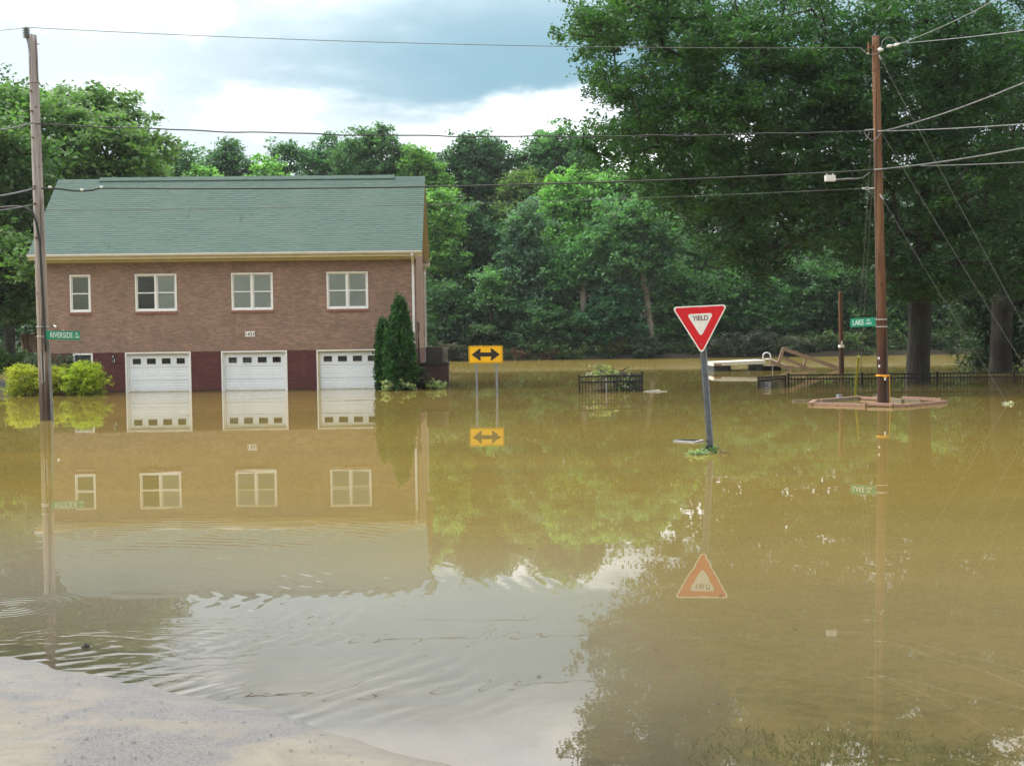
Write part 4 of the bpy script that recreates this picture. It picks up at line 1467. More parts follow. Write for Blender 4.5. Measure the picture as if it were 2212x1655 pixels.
# ------------------------------------------------------------------ far bank wood: individual trees
far = [
    # name, x, base Y, [(x,y,r,tone)], colour, label, bark
    ('round_tree', 487, 128, [(487, 335, 32, .5), (460, 360, 34, .45), (515, 365, 34, .5), (490, 400, 45, .4), (450, 410, 30, .4)], (0.042, 0.070, 0.038), 'round dark crowned tree above the left half of the roof'),
    ('slender_tree', 620, 128, [(605, 330, 16, .5), (636, 328, 14, .5), (620, 350, 26, .45), (615, 390, 32, .4), (628, 425, 40, .4)], (0.048, 0.080, 0.042), 'slender two topped tree standing alone above the middle of the roof'),
    ('pale_tree', 575, 124, [(576, 352, 14, .7), (560, 372, 24, .6), (590, 380, 24, .6), (570, 410, 34, .5)], GREEN_LT, 'small yellowish tree just above the roof beside the slender tree'),
    ('leafy_tree', 400, 122, [(395, 340, 26, .5), (375, 365, 40, .45), (420, 385, 34, .4), (395, 420, 40, .4)], (0.045, 0.078, 0.035), 'low dark tree between the broad left tree and the round one'),
    ('leafy_tree', 437, 118, [(437, 390, 26, .65), (425, 415, 30, .6), (460, 420, 30, .6)], GREEN_LT, 'low bright tree touching the roof ridge at left'),
    ('pointed_tree', 712, 132, [(714, 312, 16, .5), (700, 335, 30, .5), (735, 345, 30, .5), (680, 365, 40, .5), (720, 385, 50, .4)], (0.046, 0.082, 0.040), 'pointed tree top above the right middle of the roof'),
    ('pine_like_tree', 800, 126, [(790, 310, 30, .6), (830, 305, 28, .6), (765, 345, 45, .55), (820, 350, 55, .45), (860, 350, 36, .45), (780, 400, 60, .35), (850, 400, 50, .35)], (0.045, 0.078, 0.034), 'widest dark green crown above the right end of the roof'),
    ('leafy_tree', 905, 124, [(890, 335, 26, .6), (920, 345, 26, .7), (905, 380, 45, .6), (930, 420, 45, .6), (890, 430, 40, .5)], (0.075, 0.118, 0.036), 'bright green tree just right of the roof peak'),
    ('leafy_tree', 940, 117, [(945, 450, 42, .65), (960, 500, 34, .7), (935, 520, 40, .6), (955, 560, 40, .45), (940, 620, 45, .3), (945, 690, 45, .3)], (0.078, 0.125, 0.036), 'light green tree right against the gable end of the house'),
    ('dark_tree', 1030, 128, [(1010, 335, 40, .45), (1055, 325, 34, .5), (1080, 345, 40, .45), (980, 365, 42, .45), (1040, 385, 60, .4), (1000, 430, 60, .3), (1070, 440, 60, .35)], (0.036, 0.064, 0.032), 'dark dense tree on the skyline right of the house'),
    ('leafy_tree', 1025, 120, [(1000, 490, 45, .4), (1040, 520, 50, .35), (1000, 560, 50, .3), (1045, 590, 45, .3), (1010, 640, 45, .3)], (0.036, 0.066, 0.030), 'shaded green tree behind the arrow sign halfway up the wood'),
    ('pointed_tree', 1135, 115, [(1140, 455, 22, .45), (1125, 490, 34, .45), (1150, 510, 38, .45), (1120, 545, 44, .4), (1155, 570, 48, .4), (1110, 595, 44, .42), (1150, 630, 46, .35), (1110, 650, 34, .4)], (0.058, 0.090, 0.055), 'grey green pointed tree in the front row right of the arrow sign'),
    ('leafy_tree', 1190, 130, [(1190, 310, 34, .6), (1225, 318, 40, .6), (1160, 340, 40, .5), (1255, 330, 36, .6), (1200, 360, 55, .5), (1150, 385, 45, .45), (1250, 385, 50, .5)], (0.052, 0.092, 0.040), 'rounded tree on the skyline beside the oak'),
    ('leafy_tree', 1130, 124, [(1125, 420, 45, .55), (1165, 430, 40, .5), (1100, 455, 40, .4), (1180, 465, 36, .35)], (0.075, 0.095, 0.032), 'olive green tree high in the wood above the pointed tree'),
    ('leafy_tree', 1240, 119, [(1225, 420, 50, .65), (1275, 430, 50, .65), (1210, 480, 45, .65), (1255, 490, 50, .6), (1300, 480, 45, .55), (1230, 540, 50, .5)], (0.080, 0.135, 0.038), 'brightest green tree in the middle of the wood'),
    ('tall_tree', 1262, 113, [(1230, 560, 36, .55), (1275, 575, 40, .5), (1240, 600, 34, .5), (1290, 540, 40, .5), (1215, 605, 30, .5), (1300, 620, 28, .4)], (0.058, 0.108, 0.042), 'tree with a straight mossy trunk in the front row of the far bank'),
    ('leaning_tree', 1398, 112.5, [(1345, 470, 45, .5), (1390, 480, 50, .5), (1440, 500, 40, .45), (1320, 520, 42, .5), (1370, 540, 50, .45), (1425, 555, 40, .4), (1335, 570, 34, .5), (1400, 600, 28, .4), (1310, 590, 26, .5)], (0.060, 0.105, 0.045), 'tree with a pale leaning trunk on the far bank left of the yield sign'),
    ('leafy_tree', 1320, 120, [(1320, 420, 50, .55), (1370, 420, 50, .5), (1340, 460, 50, .5), (1420, 450, 50, .45)], (0.070, 0.115, 0.038), 'light tree half hidden behind the left edge of the oak'),
    ('leafy_tree', 1480, 114, [(1450, 610, 34, .55), (1490, 640, 50, .4), (1450, 670, 36, .55), (1540, 650, 60, .35), (1580, 690, 55, .3), (1500, 710, 45, .4), (1620, 640, 60, .3), (1660, 690, 50, .3), (1440, 720, 30, .5)], (0.042, 0.080, 0.026), 'bushy dark tree overhanging the bank directly behind the yield sign'),
    ('leafy_tree', 1560, 119, [(1530, 560, 60, .35), (1600, 570, 60, .4), (1660, 590, 60, .35), (1500, 600, 50, .4)], (0.046, 0.084, 0.030), 'green tree above and behind the yield sign'),
    ('dark_tree', 1760, 116, [(1720, 620, 60, .35), (1790, 630, 60, .35), (1750, 690, 55, .4), (1830, 690, 50, .45), (1700, 700, 40, .45), (1820, 580, 60, .3)], (0.038, 0.072, 0.024), 'dark tree on the far bank behind the floating dock'),
    ('leafy_tree', 1930, 115, [(1900, 640, 50, .5), (1945, 690, 40, .65), (1890, 700, 34, .6), (1960, 630, 50, .4), (2040, 680, 50, .45), (2080, 620, 60, .35), (2020, 610, 60, .3)], (0.055, 0.100, 0.030), 'bright leaved tree seen past the trunk of the oak'),
    ('leafy_tree', 975, 113.5, [(965, 640, 36, .4), (985, 680, 34, .4), (960, 710, 30, .3), (1000, 720, 30, .35), (975, 740, 26, .35)], (0.036, 0.062, 0.028), 'dim understorey tree right of the air conditioner'),
    ('leafy_tree', 1060, 112.5, [(1055, 620, 30, .6), (1085, 600, 26, .65), (1075, 650, 34, .5), (1045, 660, 24, .5)], (0.070, 0.115, 0.050), 'pale leaved young tree above the arrow sign'),
    ('leafy_tree', 1180, 113, [(1160, 690, 40, .45), (1190, 720, 36, .4), (1140, 725, 30, .4), (1215, 690, 26, .4), (1175, 745, 24, .4)], (0.050, 0.088, 0.036), 'bushy young tree at the water in the middle of the far bank'),
    ('leafy_tree', 1300, 113, [(1290, 680, 34, .35), (1330, 690, 30, .35), (1280, 715, 30, .35), (1350, 650, 30, .4), (1330, 640, 26, .4), (1365, 710, 26, .4)], (0.034, 0.072, 0.034), 'dark young tree between the straight trunk and the leaning trunk'),
]
for i, (nm, bx, Y, bls, colr, lab) in enumerate(far):
    b = P(bx, 775, Y)
    gz = float(height(b.x, Y))
    topb = min(y for _, y, _, _ in bls)
    tp = P(bx, topb + 40, Y)
    bl = []
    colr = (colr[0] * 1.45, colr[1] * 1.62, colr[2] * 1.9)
    for (x, y, r, tn) in bls:
        bl.append(pb(x, y, Y, r, tone=tn, per=3.0, sy=0.8, dy=float(np.random.default_rng(i).uniform(-1.5, 1.0))))
    midv = None
    if nm == 'leaning_tree':
        b = G(1413, 768)
        b.y = Y
        tp = P(1370, 520, Y)
        midv = (0.3, 0, 0)
        gz = 0.0
        b.x = P(1413, 760, Y).x
    make_tree(nm, (b.x, Y, gz - 0.3), tuple(tp), bl, colr, lab, seed=100 + i, r_base=0.26 if nm not in ('leaning_tree', 'tall_tree') else 0.34,
              cl_r=1.05, nsub=5, nleaf=20, leaf=0.38, asp=0.6, bark='bark_pale' if nm in ('leaning_tree', 'tall_tree') else 'bark_dark', mid=midv, r_tip=0.02, step=1.4)

# the rest of the wood reads as one mass behind them
rg_ = np.random.default_rng(5)
C, T, R = [], [], []
prof_x = np.array([-400, 0, 300, 360, 420, 480, 560, 640, 700, 800, 900, 1000, 1100, 1200, 1300, 1500, 2212, 2700])
prof_y = np.array([330, 330, 360, 385, 400, 370, 405, 395, 350, 335, 350, 345, 345, 325, 320, 320, 330, 350])
nC = 4000
for k in range(nC):
    px = rg_.uniform(-350, 2600)
    ty = np.interp(px, prof_x, prof_y) + 18
    py = ty + (775 - ty) * rg_.random() ** 0.8
    fz = (775 - py) / (775 - ty)
    Y = 116 + fz * 14 + rg_.uniform(-1, 5)
    C.append(P(px, py, Y))
    T.append(np.clip(0.35 + 0.35 * (vnoise(px, py, 0.012, 6) - 0.5) + rg_.normal() * 0.1, 0, 1))
    R.append(rg_.uniform(1.1, 1.9))
V, F, tn = leaves_np(np.array([c_[:] for c_ in C]), np.array(R), 4, 16, 0.72, rg_, 0.7, 0.6, np.array(T))
wood = np_mesh('wood', V, F, 'leaves', tone=tn)
wood.color = (0.066, 0.128, 0.062, 1)
tag(wood, 'dense green wood covering the far river bank behind the nearer trees', 'wood', kind='stuff')

# undergrowth and drift along the far water line
C, T, R = [], [], []
for k in range(900):
    x = rg_.uniform(-75, 75)
    y = 111.3 + rg_.uniform(-0.6, 2.6) + (vnoise(x, 0, 0.08, 3) - 0.5) * 3.0 - min(max((-x - 20) / 60, 0), 1) * 4
    C.append((x, y, rg_.uniform(0.1, 1.9) * (0.5 + vnoise(x, 0, 0.25, 8))))
    T.append(np.clip(vnoise(x, y, 0.22, 9) * 0.9 + rg_.normal() * 0.08, 0, 1))
    R.append(rg_.uniform(0.5, 1.0))
V, F, tn = leaves_np(np.array(C), np.array(R), 5, 15, 0.30, rg_, 0.6, 0.7, np.array(T))
ug = np_mesh('undergrowth', V, F, 'leaves', tone=tn)
ug.color = (0.075, 0.120, 0.050, 1)
tag(ug, 'tangled low undergrowth along the far water line', 'undergrowth', kind='stuff')


def bush(name, c, r, color, label, cat, seed, k=40, cl=0.25, nsub=5, nleaf=20, leaf=0.08, asp=0.5, group=None, flat=0.7, tone=0.5, droop=0.3, stems=True, bark='bark_dark', shell=0.35):
    rng = np.random.default_rng(seed)
    c = np.array(c, float)
    base = np.array([c[0], c[1], 0.0])
    root = thing(name, tuple(base), label, cat, group)
    pts = ell_points(rng, c, r, k, shell)
    pts = pts[pts[:, 2] > 0.02]
    zrel = (pts[:, 2] - c[2]) / r[2]
    T = np.clip(tone + 0.10 * zrel + rng.normal(size=len(pts)) * 0.10, 0.02, 0.98)
    R = cl * rng.uniform(0.7, 1.3, len(pts))
    V, F, tn = leaves_np(pts - base, R, nsub, nleaf, leaf, rng, asp, flat, T, droop)
    keepq = (V.reshape(-1, 4, 3)[:, :, 2].min(1) > -0.05)
    V = V.reshape(-1, 4, 3)[keepq].reshape(-1, 3)
    tn = tn.reshape(-1, 4)[keepq].reshape(-1)
    F = np.arange(len(V)).reshape(-1, 4)
    o = np_mesh('foliage', V, F, 'leaves', root, tone=tn)
    o.color = (*color, 1)
    if stems:
        N, par = grow([np.array([base[0], base[1], -0.4]), np.array([base[0], base[1], 0.1]), base + np.array([0, 0, max(0.2, c[2] * 0.6)])], pts, rng, 0.3)
        V, F = limb_mesh(N, par, 0.05, 0.006, rng)
        np_mesh('stems', V - base, F, bark, root)
    return root


bush('leafy_bush', P(1322, 745, 111.8), (1.3, 1.0, 1.4), (0.13, 0.13, 0.035), 'yellowish bush at the far water line left of the yield sign', 'bush', 31, 26, 0.6, 5, 20, 0.28)
bush('leafy_bush', P(1160, 765, 111.0), (1.0, 0.8, 0.6), (0.11, 0.135, 0.035), 'low yellow green bush among brown drift on the far bank', 'bush', 32, 18, 0.5, 5, 20, 0.25)
bush('brown_bush', P(1112, 768, 110.8), (1.4, 0.8, 0.5), (0.16, 0.085, 0.055), 'reddish brown dead bush at the far water line right of the arrow sign', 'bush', 33, 20, 0.45, 5, 16, 0.22)
bush('brown_bush', P(1188, 768, 110.8), (1.0, 0.8, 0.45), (0.15, 0.085, 0.055), 'small reddish brown dead bush right of the yellow green one', 'bush', 34, 14, 0.4, 5, 16, 0.22)
bush('grey_bush', P(985, 762, 110.6), (2.2, 0.9, 0.7), (0.085, 0.080, 0.062), 'grey leafless brush at the far bank right of the air conditioner', 'bush', 35, 30, 0.5, 5, 16, 0.22)
bush('leafy_bush', P(1235, 767, 110.6), (1.3, 0.7, 0.5), (0.075, 0.135, 0.045), 'bright green weeds at the water in the middle of the far bank', 'bush', 36, 16, 0.45, 5, 18, 0.25)
bush('grey_bush', P(1640, 745, 110.0), (6.0, 1.2, 1.2), (0.085, 0.095, 0.075), 'grey dusty brush lining the bank behind the dock', 'bush', 37, 80, 0.6, 5, 16, 0.26)
bush('leafy_bush', P(1395, 752, 110.9), (1.6, 0.9, 1.0), (0.055, 0.10, 0.050), 'blue green bush at the foot of the leaning tree', 'bush', 38, 26, 0.55, 5, 18, 0.28)
# the little sumac with flat pale leaf fans
sp = P(1046, 712, 110.9)
bush('sumac', (sp.x, sp.y, sp.z), (1.35, 0.9, 0.45), (0.10, 0.165, 0.090), 'small sumac with a flat pale green crown above the arrow sign', 'small tree', 39, 26, 0.5, 4, 16, 0.34, asp=0.35, flat=0.35, tone=0.6)

# ------------------------------------------------------------------ plants round the house
YL = (0.36, 0.37, 0.04)
bush('golden_bush', P(52, 822, 46.8) + Vector((0, 0, -0.02)), (0.72, 0.75, 0.66), YL, 'golden thread leaf bush left of the grey pole', 'bush', 41, 95, 0.20, 6, 26, 0.085, 0.30, 'golden bushes in front of the house', droop=1.6)
bush('golden_bush', P(112, 824, 46.9), (0.55, 0.7, 0.62), YL, 'golden bush right behind the grey pole', 'bush', 42, 75, 0.20, 6, 26, 0.085, 0.30, 'golden bushes in front of the house', droop=1.6)
bush('golden_bush', P(184, 822, 46.6), (0.86, 0.85, 0.68), (0.31, 0.37, 0.03), 'largest golden bush, under the dark lower window', 'bush', 43, 120, 0.20, 6, 26, 0.085, 0.30, 'golden bushes in front of the house', droop=1.6)
bush('juniper', P(112, 797, 47.9), (1.35, 0.5, 0.68), (0.060, 0.085, 0.058), 'grey green shrub behind the golden bushes against the wall', 'shrub', 44, 50, 0.25, 5, 20, 0.09, 0.35)
bush('variegated_shrub', P(856, 833, 47.0), (0.60, 0.45, 0.32), (0.36, 0.40, 0.22), 'cream and green leaved shrub under the tall arborvitae', 'shrub', 45, 40, 0.17, 5, 16, 0.10, 0.5, 'variegated shrubs by the house corner')
bush('variegated_shrub', P(938, 835, 48.2), (0.52, 0.4, 0.24), (0.30, 0.35, 0.17), 'low cream and green shrub in front of the brick platform', 'shrub', 46, 30, 0.15, 5, 16, 0.09, 0.5, 'variegated shrubs by the house corner')
bush('dark_shrub', P(900, 818, 48.3), (0.5, 0.45, 0.42), (0.035, 0.050, 0.022), 'dark shrub between the arborvitae and the platform', 'shrub', 47, 36, 0.2, 5, 16, 0.09, 0.5)


def arborvitae(base, h, r, color, label, seed, n):
    rng = np.random.default_rng(seed)
    root = thing('arborvitae', (base.x, base.y, 0), label, 'shrub', 'arborvitae by the house corner')
    z = rng.random(n) ** 0.8 * h
    prof_ = np.interp(z / h, [0, 0.15, 0.4, 0.7, 0.9, 1.0], [0.82, 0.95, 1.0, 0.66, 0.28, 0.04]) * r
    an = rng.random(n) * 2 * math.pi
    lump = 1 + 0.14 * np.sin(an * 3 + z * 2.1 + seed) + 0.12 * np.sin(z * 9 + an * 4) + 0.08 * np.sin(z * 17 - an * 7)
    rad = prof_ * lump * (0.72 + 0.28 * rng.random(n))
    C = np.stack([np.cos(an) * rad, np.sin(an) * rad, z], -1)
    T = np.clip(0.42 + 0.9 * (lump - 1) + rng.normal(size=n) * 0.24, 0, 1)
    V, F, tn = leaves_np(C, np.full(n, 0.12), 2, 14, 0.12, rng, 0.34, 1.5, T, -2.2)
    o = np_mesh('foliage', V, F, 'leaves', root, tone=tn)
    o.color = (*color, 1)
    mb = MB()
    mb.tube([(0, 0, -0.6), (0, 0, h * 0.92)], [0.09, 0.01], 6)
    mb.build('stem', 'bark_dark', root)
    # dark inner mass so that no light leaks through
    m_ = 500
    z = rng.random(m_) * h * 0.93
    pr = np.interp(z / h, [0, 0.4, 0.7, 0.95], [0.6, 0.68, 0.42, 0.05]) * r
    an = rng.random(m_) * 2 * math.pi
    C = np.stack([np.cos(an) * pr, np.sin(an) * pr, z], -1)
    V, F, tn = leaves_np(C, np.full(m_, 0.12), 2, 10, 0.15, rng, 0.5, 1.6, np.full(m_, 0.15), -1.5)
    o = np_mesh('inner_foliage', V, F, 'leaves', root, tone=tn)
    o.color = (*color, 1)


ab = G(866, 843)
arborvitae(ab, 3.58, 0.57, (0.030, 0.092, 0.020), 'tall pointed arborvitae at the right corner of the house', 51, 2300)
ab = G(829, 843)
arborvitae(ab + Vector((-0.02, 0.25, 0)), 2.72, 0.24, (0.034, 0.100, 0.020), 'short narrow arborvitae left of the tall one', 52, 900)

# weathered stump behind the bushes, low retaining wall at the left edge
st = G(62, 800)
st = P(65, 790, 62)
stump = thing('tree_stump', (st.x, 62, -0.5), 'tall weathered tree stump behind the golden bushes', 'stump')
mb = MB()
pts, rad = [], []
zt = P(65, 722, 62).z
for k in range(9):
    f = k / 8
    pts.append((0.05 * math.sin(f * 4), 0, f * (zt + 0.5)))
    rad.append(0.42 - 0.05 * f + 0.04 * math.sin(f * 7) + 0.12 * math.exp(-f * 5))
mb.tube(pts, rad, 14)
o = mb.build('trunk', 'stump_wood', stump, smooth=True)
rg_ = np.random.default_rng(9)
for v_ in o.data.vertices:
    an = math.atan2(v_.co.y, v_.co.x)
    s_ = 1 + 0.16 * math.sin(an * 4 + 1) + 0.08 * math.sin(an * 9 + v_.co.z * 2)
    v_.co.x *= s_
    v_.co.y *= s_
    if v_.co.z > zt + 0.3:
        v_.co.z += 0.05 * math.sin(an * 3) + 0.04 * math.sin(an * 7)
mb = MB()
mb.tube([(-0.36, -0.2, 1.5), (-0.45, -0.25, 1.8), (-0.42, -0.22, 2.0)], [0.07, 0.06, 0.03], 6)
mb.build('broken_limb', 'stump_wood', stump)
bush('leafy_bush', P(28, 782, 60), (1.2, 0.8, 0.40), (0.075, 0.145, 0.045), 'bright green weeds at the foot of the stump', 'bush', 55, 34, 0.4, 5, 18, 0.18)
wl_ = P(5, 820, 53)
mb = MB()
mb.box(-2.2, 0.25, 0, 0.25, -0.7, P(5, 822, 53).z)
wall = mb.build('low_wall', 'concrete_wall', bevel=0.01)
wall.location = (wl_.x, 53, 0)
tag(wall, 'low grey wall at the left edge beside the golden bush', 'wall')

# ------------------------------------------------------------------ utility poles
def pole_body(root, basep, topp, r0_, r1_, mat, n=18, seed=1):
    """wooden pole with checks and a slightly uneven surface; local to root"""
    rng = np.random.default_rng(seed)
    b_ = Vector(basep)
    t_ = Vector(topp)
    rows = 60
    V, F = [], []
    for k in range(rows + 1):
        f = k / rows
        c_ = b_.lerp(t_, f)
        rr_ = r0_ + (r1_ - r0_) * f
        for j in range(n):
            an = 2 * math.pi * j / n
            q = rr_ * (1 + 0.02 * math.sin(an * 5 + f * 9) + 0.012 * rng.normal())
            V.append((c_.x + q * math.cos(an), c_.y + q * math.sin(an), c_.z))
    for k in range(rows):
        for j in range(n):
            a = k * n + j
            b = k * n + (j + 1) % n
            F.append((a, b, b + n, a + n))
    me = bpy.data.meshes.new('pole')
    F.append(tuple(rows * n + j for j in range(n)))
    me.from_pydata(V, [], F)
    me.materials.append(MATS[mat])
    me.polygons.foreach_set('use_smooth', [True] * (len(F) - 1) + [False])
    o = bpy.data.objects.new('pole', me)
    COL.objects.link(o)
    o.parent = root
    return o


YA = 31.2
pa = G(100, 908)
YA = pa.y
poleA = thing('utility_pole', (pa.x, pa.y, 0), 'grey weathered utility pole on the left carrying the RIVERSIDE street sign', 'utility pole', 'utility poles')
ra_ = Vector((pa.x, pa.y, 0))
topA = P(70, 77, YA) - ra_
dirA = topA / topA.z
pole_body(poleA, dirA * -1.2, topA, 0.165, 0.112, 'pole_grey', seed=4)


def A(px, py, dy=0.0):
    return P(px, py, YA + dy) - ra_


mb = MB()
mb.beam(A(64, 105, -0.05), A(58, 82, -0.05), 0.05, 0.04)
mb.beam(A(66, 125, -0.08), A(62, 95, -0.06), 0.06, 0.04)
mb.build('insulator_bracket', 'galvanised', poleA)
mb = MB()
c0, c1 = A(57.5, 83, -0.05), A(56.5, 60, -0.05)
pts, rad = [], []
for k in range(16):
    pts.append(c0.lerp(c1, k / 15))
    rad.append(0.10 if k % 3 == 1 else 0.055)
mb.tube(pts, rad, 12)
mb.build('insulator', 'porcelain', poleA)
mb = MB()
mb.tube([A(78, 96, -0.1), A(85, 96, -0.1)], 0.012, 6)
mb.tube([A(60, 180, -0.2), A(84, 179, -0.16)], 0.012, 6)
for y in (200, 243, 300, 405, 442, 515):
    p = dirA * A(75, y).z
    mb.tube([p + Vector((-0.03, -0.18, 0)), p + Vector((-0.03, -0.13, 0))], 0.03, 6)
mb.build('pole_bolt', 'rust', poleA)
# thick riser cable sweeping in from the left and down the pole
mb = MB()
rz_ = [A(-40, 452, -0.16), A(0, 449, -0.16), A(30, 447, -0.17), A(55, 449, -0.19), A(70, 458, -0.2), A(78, 480, -0.2)]
for y in range(520, 770, 30):
    q = dirA * A(80, y).z
    rz_.append(q + Vector((0.05 + 0.00025 * (y - 480), -0.16, 0)))
mb.tube(rz_, 0.030, 8)
mb.build('riser_cable', 'cable_black', poleA)
mb = MB()
q0, q1 = dirA * A(100, 740).z, dirA * -0.4
mb.beam(q0 + Vector((0.155, -0.05, 0)), q1 + Vector((0.185, -0.05, 0)), 0.06, 0.05, (0, 1, 0))
mb.build('riser_guard', 'cable_bright', poleA)
for y in (727, 748):
    q = dirA * A(90, y - 21).z
    mb = MB()
    mb.tube([q - Vector((0, 0, 0.012)), q + Vector((0, 0, 0.012))], 0.166, 20)
    mb.build('steel_strap', 'steel_hardware', poleA)
# rot: pale split strips near the foot
mb = MB()
q = dirA * A(96, 820).z
mb.beam(q + Vector((-0.02, -0.158, 0.75)), q + Vector((-0.005, -0.166, -0.1)), 0.025, 0.01, (0, 1, 0))
mb.beam(q + Vector((0.06, -0.150, 0.65)), q + Vector((0.055, -0.158, -0.05)), 0.02, 0.01, (0, 1, 0))
mb.build('wood_split', 'board_pale', poleA)


# street sign blades
def street_sign(o, a, h, L, words, small, label, flip=False):
    """o lower-left corner world, a direction of the blade, h height"""
    o = Vector(o)
    a = Vector(a).normalized()
    b = Vector((0, 0, 1))
    n = a.cross(b).normalized()
    root = thing('street_sign', tuple(o), label, 'street sign', 'street name signs')
    mb = MB()
    cr_ = 0.02
    pts = []
    for (cx_, cy_, s0) in ((L - cr_, cr_, -90), (L - cr_, h - cr_, 0), (cr_, h - cr_, 90), (cr_, cr_, 180)):
        for k in range(4):
            an = math.radians(s0 + k * 30)
            pts.append((cx_ + cr_ * math.cos(an), cy_ + cr_ * math.sin(an)))
    mb.prism(pts, (0, 0, 0), a, b, n * -1, 0.006)
    mb.build('blade', 'sign_green', root)
    return root, a, b, n


pp = P(98, 733.5, YA - 0.17)
sw = P(173.5, 734.5, YA - 0.05)
sgn, a, b, n = street_sign(pp, sw - pp, 0.232, (sw - pp).length, None, None, 'green RIVERSIDE street sign on the left pole')
L = (sw - pp).length
text('RIVERSIDE', a * 0.125 + b * 0.045 + n * 0.002, a, b, L * 0.645, 0.15, 'sign_letter', 'letters', sgn)
text('DR', a * (L * 0.855) + b * 0.13 + n * 0.002, a, b, L * 0.09, 0.06, 'sign_letter', 'letters', sgn)
text('1400', a * (L * 0.845) + b * 0.045 + n * 0.002, a, b, L * 0.13, 0.06, 'sign_letter', 'letters', sgn)
mb = MB()
for z_ in (0.04, 0.19):
    mb.beam(a * -0.05 + b * z_ - n * 0.02, a * 0.10 + b * z_ - n * 0.012, 0.012, 0.02)
mb.build('bracket', 'steel_hardware', sgn)
mb = MB()
mb.tube([a * (L * 0.52) + b * 0.232, a * (L * 0.52) + b * 0.26], 0.02, 8)
mb.build('finial', 'steel_hardware', sgn)

# right pole
pbp = G(1908, 877)
YB = pbp.y
poleB = thing('utility_pole', (pbp.x, pbp.y, 0), 'reddish brown utility pole on the right standing by the timber frame', 'utility pole', 'utility poles')
rb_ = Vector((pbp.x, pbp.y, 0))
topB = P(1891, 80, YB) - rb_
dirB = topB / topB.z
pole_body(poleB, dirB * -1.2, topB, 0.160, 0.094, 'pole_brown', seed=5)


def B(px, py, dy=0.0):
    return P(px, py, YB + dy) - rb_


mb = MB()
mb.tube([topB + Vector((0, 0, 0)), topB + Vector((0, 0, 0.012))], 0.102, 18)
mb.build('weathered_top', 'pole_grey', poleB)
for y in (690.5, 706):
    q = dirB * B(1900, y).z
    mb = MB()
    mb.tube([q - Vector((0, 0, 0.012)), q + Vector((0, 0, 0.012))], 0.156, 20)
    mb.build('steel_strap', 'steel_hardware', poleB)
q = dirB * B(1905, 811).z
mb = MB()
mb.tube([q - Vector((0, 0, 0.02)), q + Vector((0, 0, 0.02))], 0.182, 20)
mb.beam(q + Vector((-0.10, -0.17, 0.0)), q + Vector((0.06, -0.178, -0.05)), 0.03, 0.02, (0, 1, 0))
mb.build('orange_band', 'orange_band', poleB)
mb = MB()
mb.beam(dirB * B(1910, 815).z + Vector((0.176, -0.02, 0)), dirB * -0.3 + Vector((0.182, -0.02, 0)), 0.02, 0.02, (0, 1, 0))
mb.build('ground_wire_guard', 'orange_band', poleB)
mb = MB()
for (x, y) in ((1898, 774), (1899, 791), (1911.5, 811 + 8)):
    c_ = B(x, y, -0.178)
    mb.box(c_.x - 0.02, c_.x + 0.025, c_.y - 0.006, c_.y + 0.01, c_.z - 0.035, c_.z + 0.035)
mb.build('pole_tag', 'sign_white', poleB)
mb = MB()
mb.tube([dirB * 1.9 + Vector((0.09, -0.142, 0)), dirB * 0.1 + Vector((0.06, -0.165, 0))], 0.006, 6)
mb.tube([dirB * B(1890, 300).z + Vector((-0.115, -0.04, 0)), dirB * 2.2 + Vector((-0.14, -0.06, 0))], 0.008, 6)
mb.build('ground_wire', 'cable_grey', poleB)
# hardware: top bracket, insulators, jumpers
mb = MB()
mb.beam(B(1876, 103, -0.02), B(1889, 101, -0.02), 0.05, 0.05)
mb.tube([B(1876, 92, -0.05), B(1876, 113, -0.05)], 0.022, 8)
mb.build('top_bracket', 'rust', poleB)
mb = MB()
for (x0, y0, x1, y1, r) in ((1896, 108, 1908, 109, 0.045), (1915, 102, 1928, 99, 0.035), (1930, 100, 1944, 95, 0.035)):
    mb.tube([B(x0, y0, -0.15), B((x0 * 2 + x1) / 3, (y0 * 2 + y1) / 3, -0.15), B((x0 + 2 * x1) / 3, (y0 + 2 * y1) / 3, -0.15), B(x1, y1, -0.15)], [r * 0.5, r * 1.4, r, r * 0.6], 8)
mb.tube([B(1875, 115, -0.06), B(1875, 118, -0.06)], 0.035, 8)
mb.build('insulator', 'polymer_pale', poleB)
mb = MB()
mb.tube([B(1902, 109, -0.16), B(1906, 90, -0.16), B(1915, 82, -0.16), B(1928, 82, -0.16), B(1936, 90, -0.16), B(1942, 96, -0.16)], 0.010, 6)
mb.tube([B(1859, 104, -0.1), B(1868, 113, -0.14), B(1882, 119, -0.16), B(1896, 116, -0.16), B(1906, 110, -0.16)], 0.010, 6)
mb.tube([B(1866, 284, -0.1), B(1872, 296, -0.12), B(1884, 306, -0.16), B(1893, 300, -0.16), B(1902, 288, -0.15)], 0.012, 6)
mb.tube([B(1878, 285, -0.1), B(1875, 295, -0.12), B(1870, 304, -0.14)], 0.009, 6)
mb.tube([B(1906, 372, -0.12), B(1908, 383, -0.12), B(1914, 385, -0.12)], 0.010, 6)
mb.build('jumper_wire', 'cable_bright', poleB)
mb = MB()
mb.beam(B(1868, 282, -0.12), B(1889, 280, -0.12), 0.04, 0.03)
mb.beam(B(1896, 284, -0.15), B(1912, 283, -0.15), 0.04, 0.03)
mb.beam(B(1886, 367, -0.14), B(1914, 365, -0.14), 0.035, 0.03)
for s_ in (-1, 1):
    mb.tube([B(1869, 408 + 2.2 * s_, -0.1), B(1878, 408 + 2.2 * s_, -0.1)], 0.010, 6)
mb.tube([B(1862, 408, -0.1), B(1869, 408, -0.1)], 0.02, 6)
mb.tube([B(1878, 408, -0.1), B(1889, 407, -0.1)], 0.018, 6)
mb.beam(B(1898, 120, -0.1), B(1903, 130, -0.1), 0.04, 0.04)
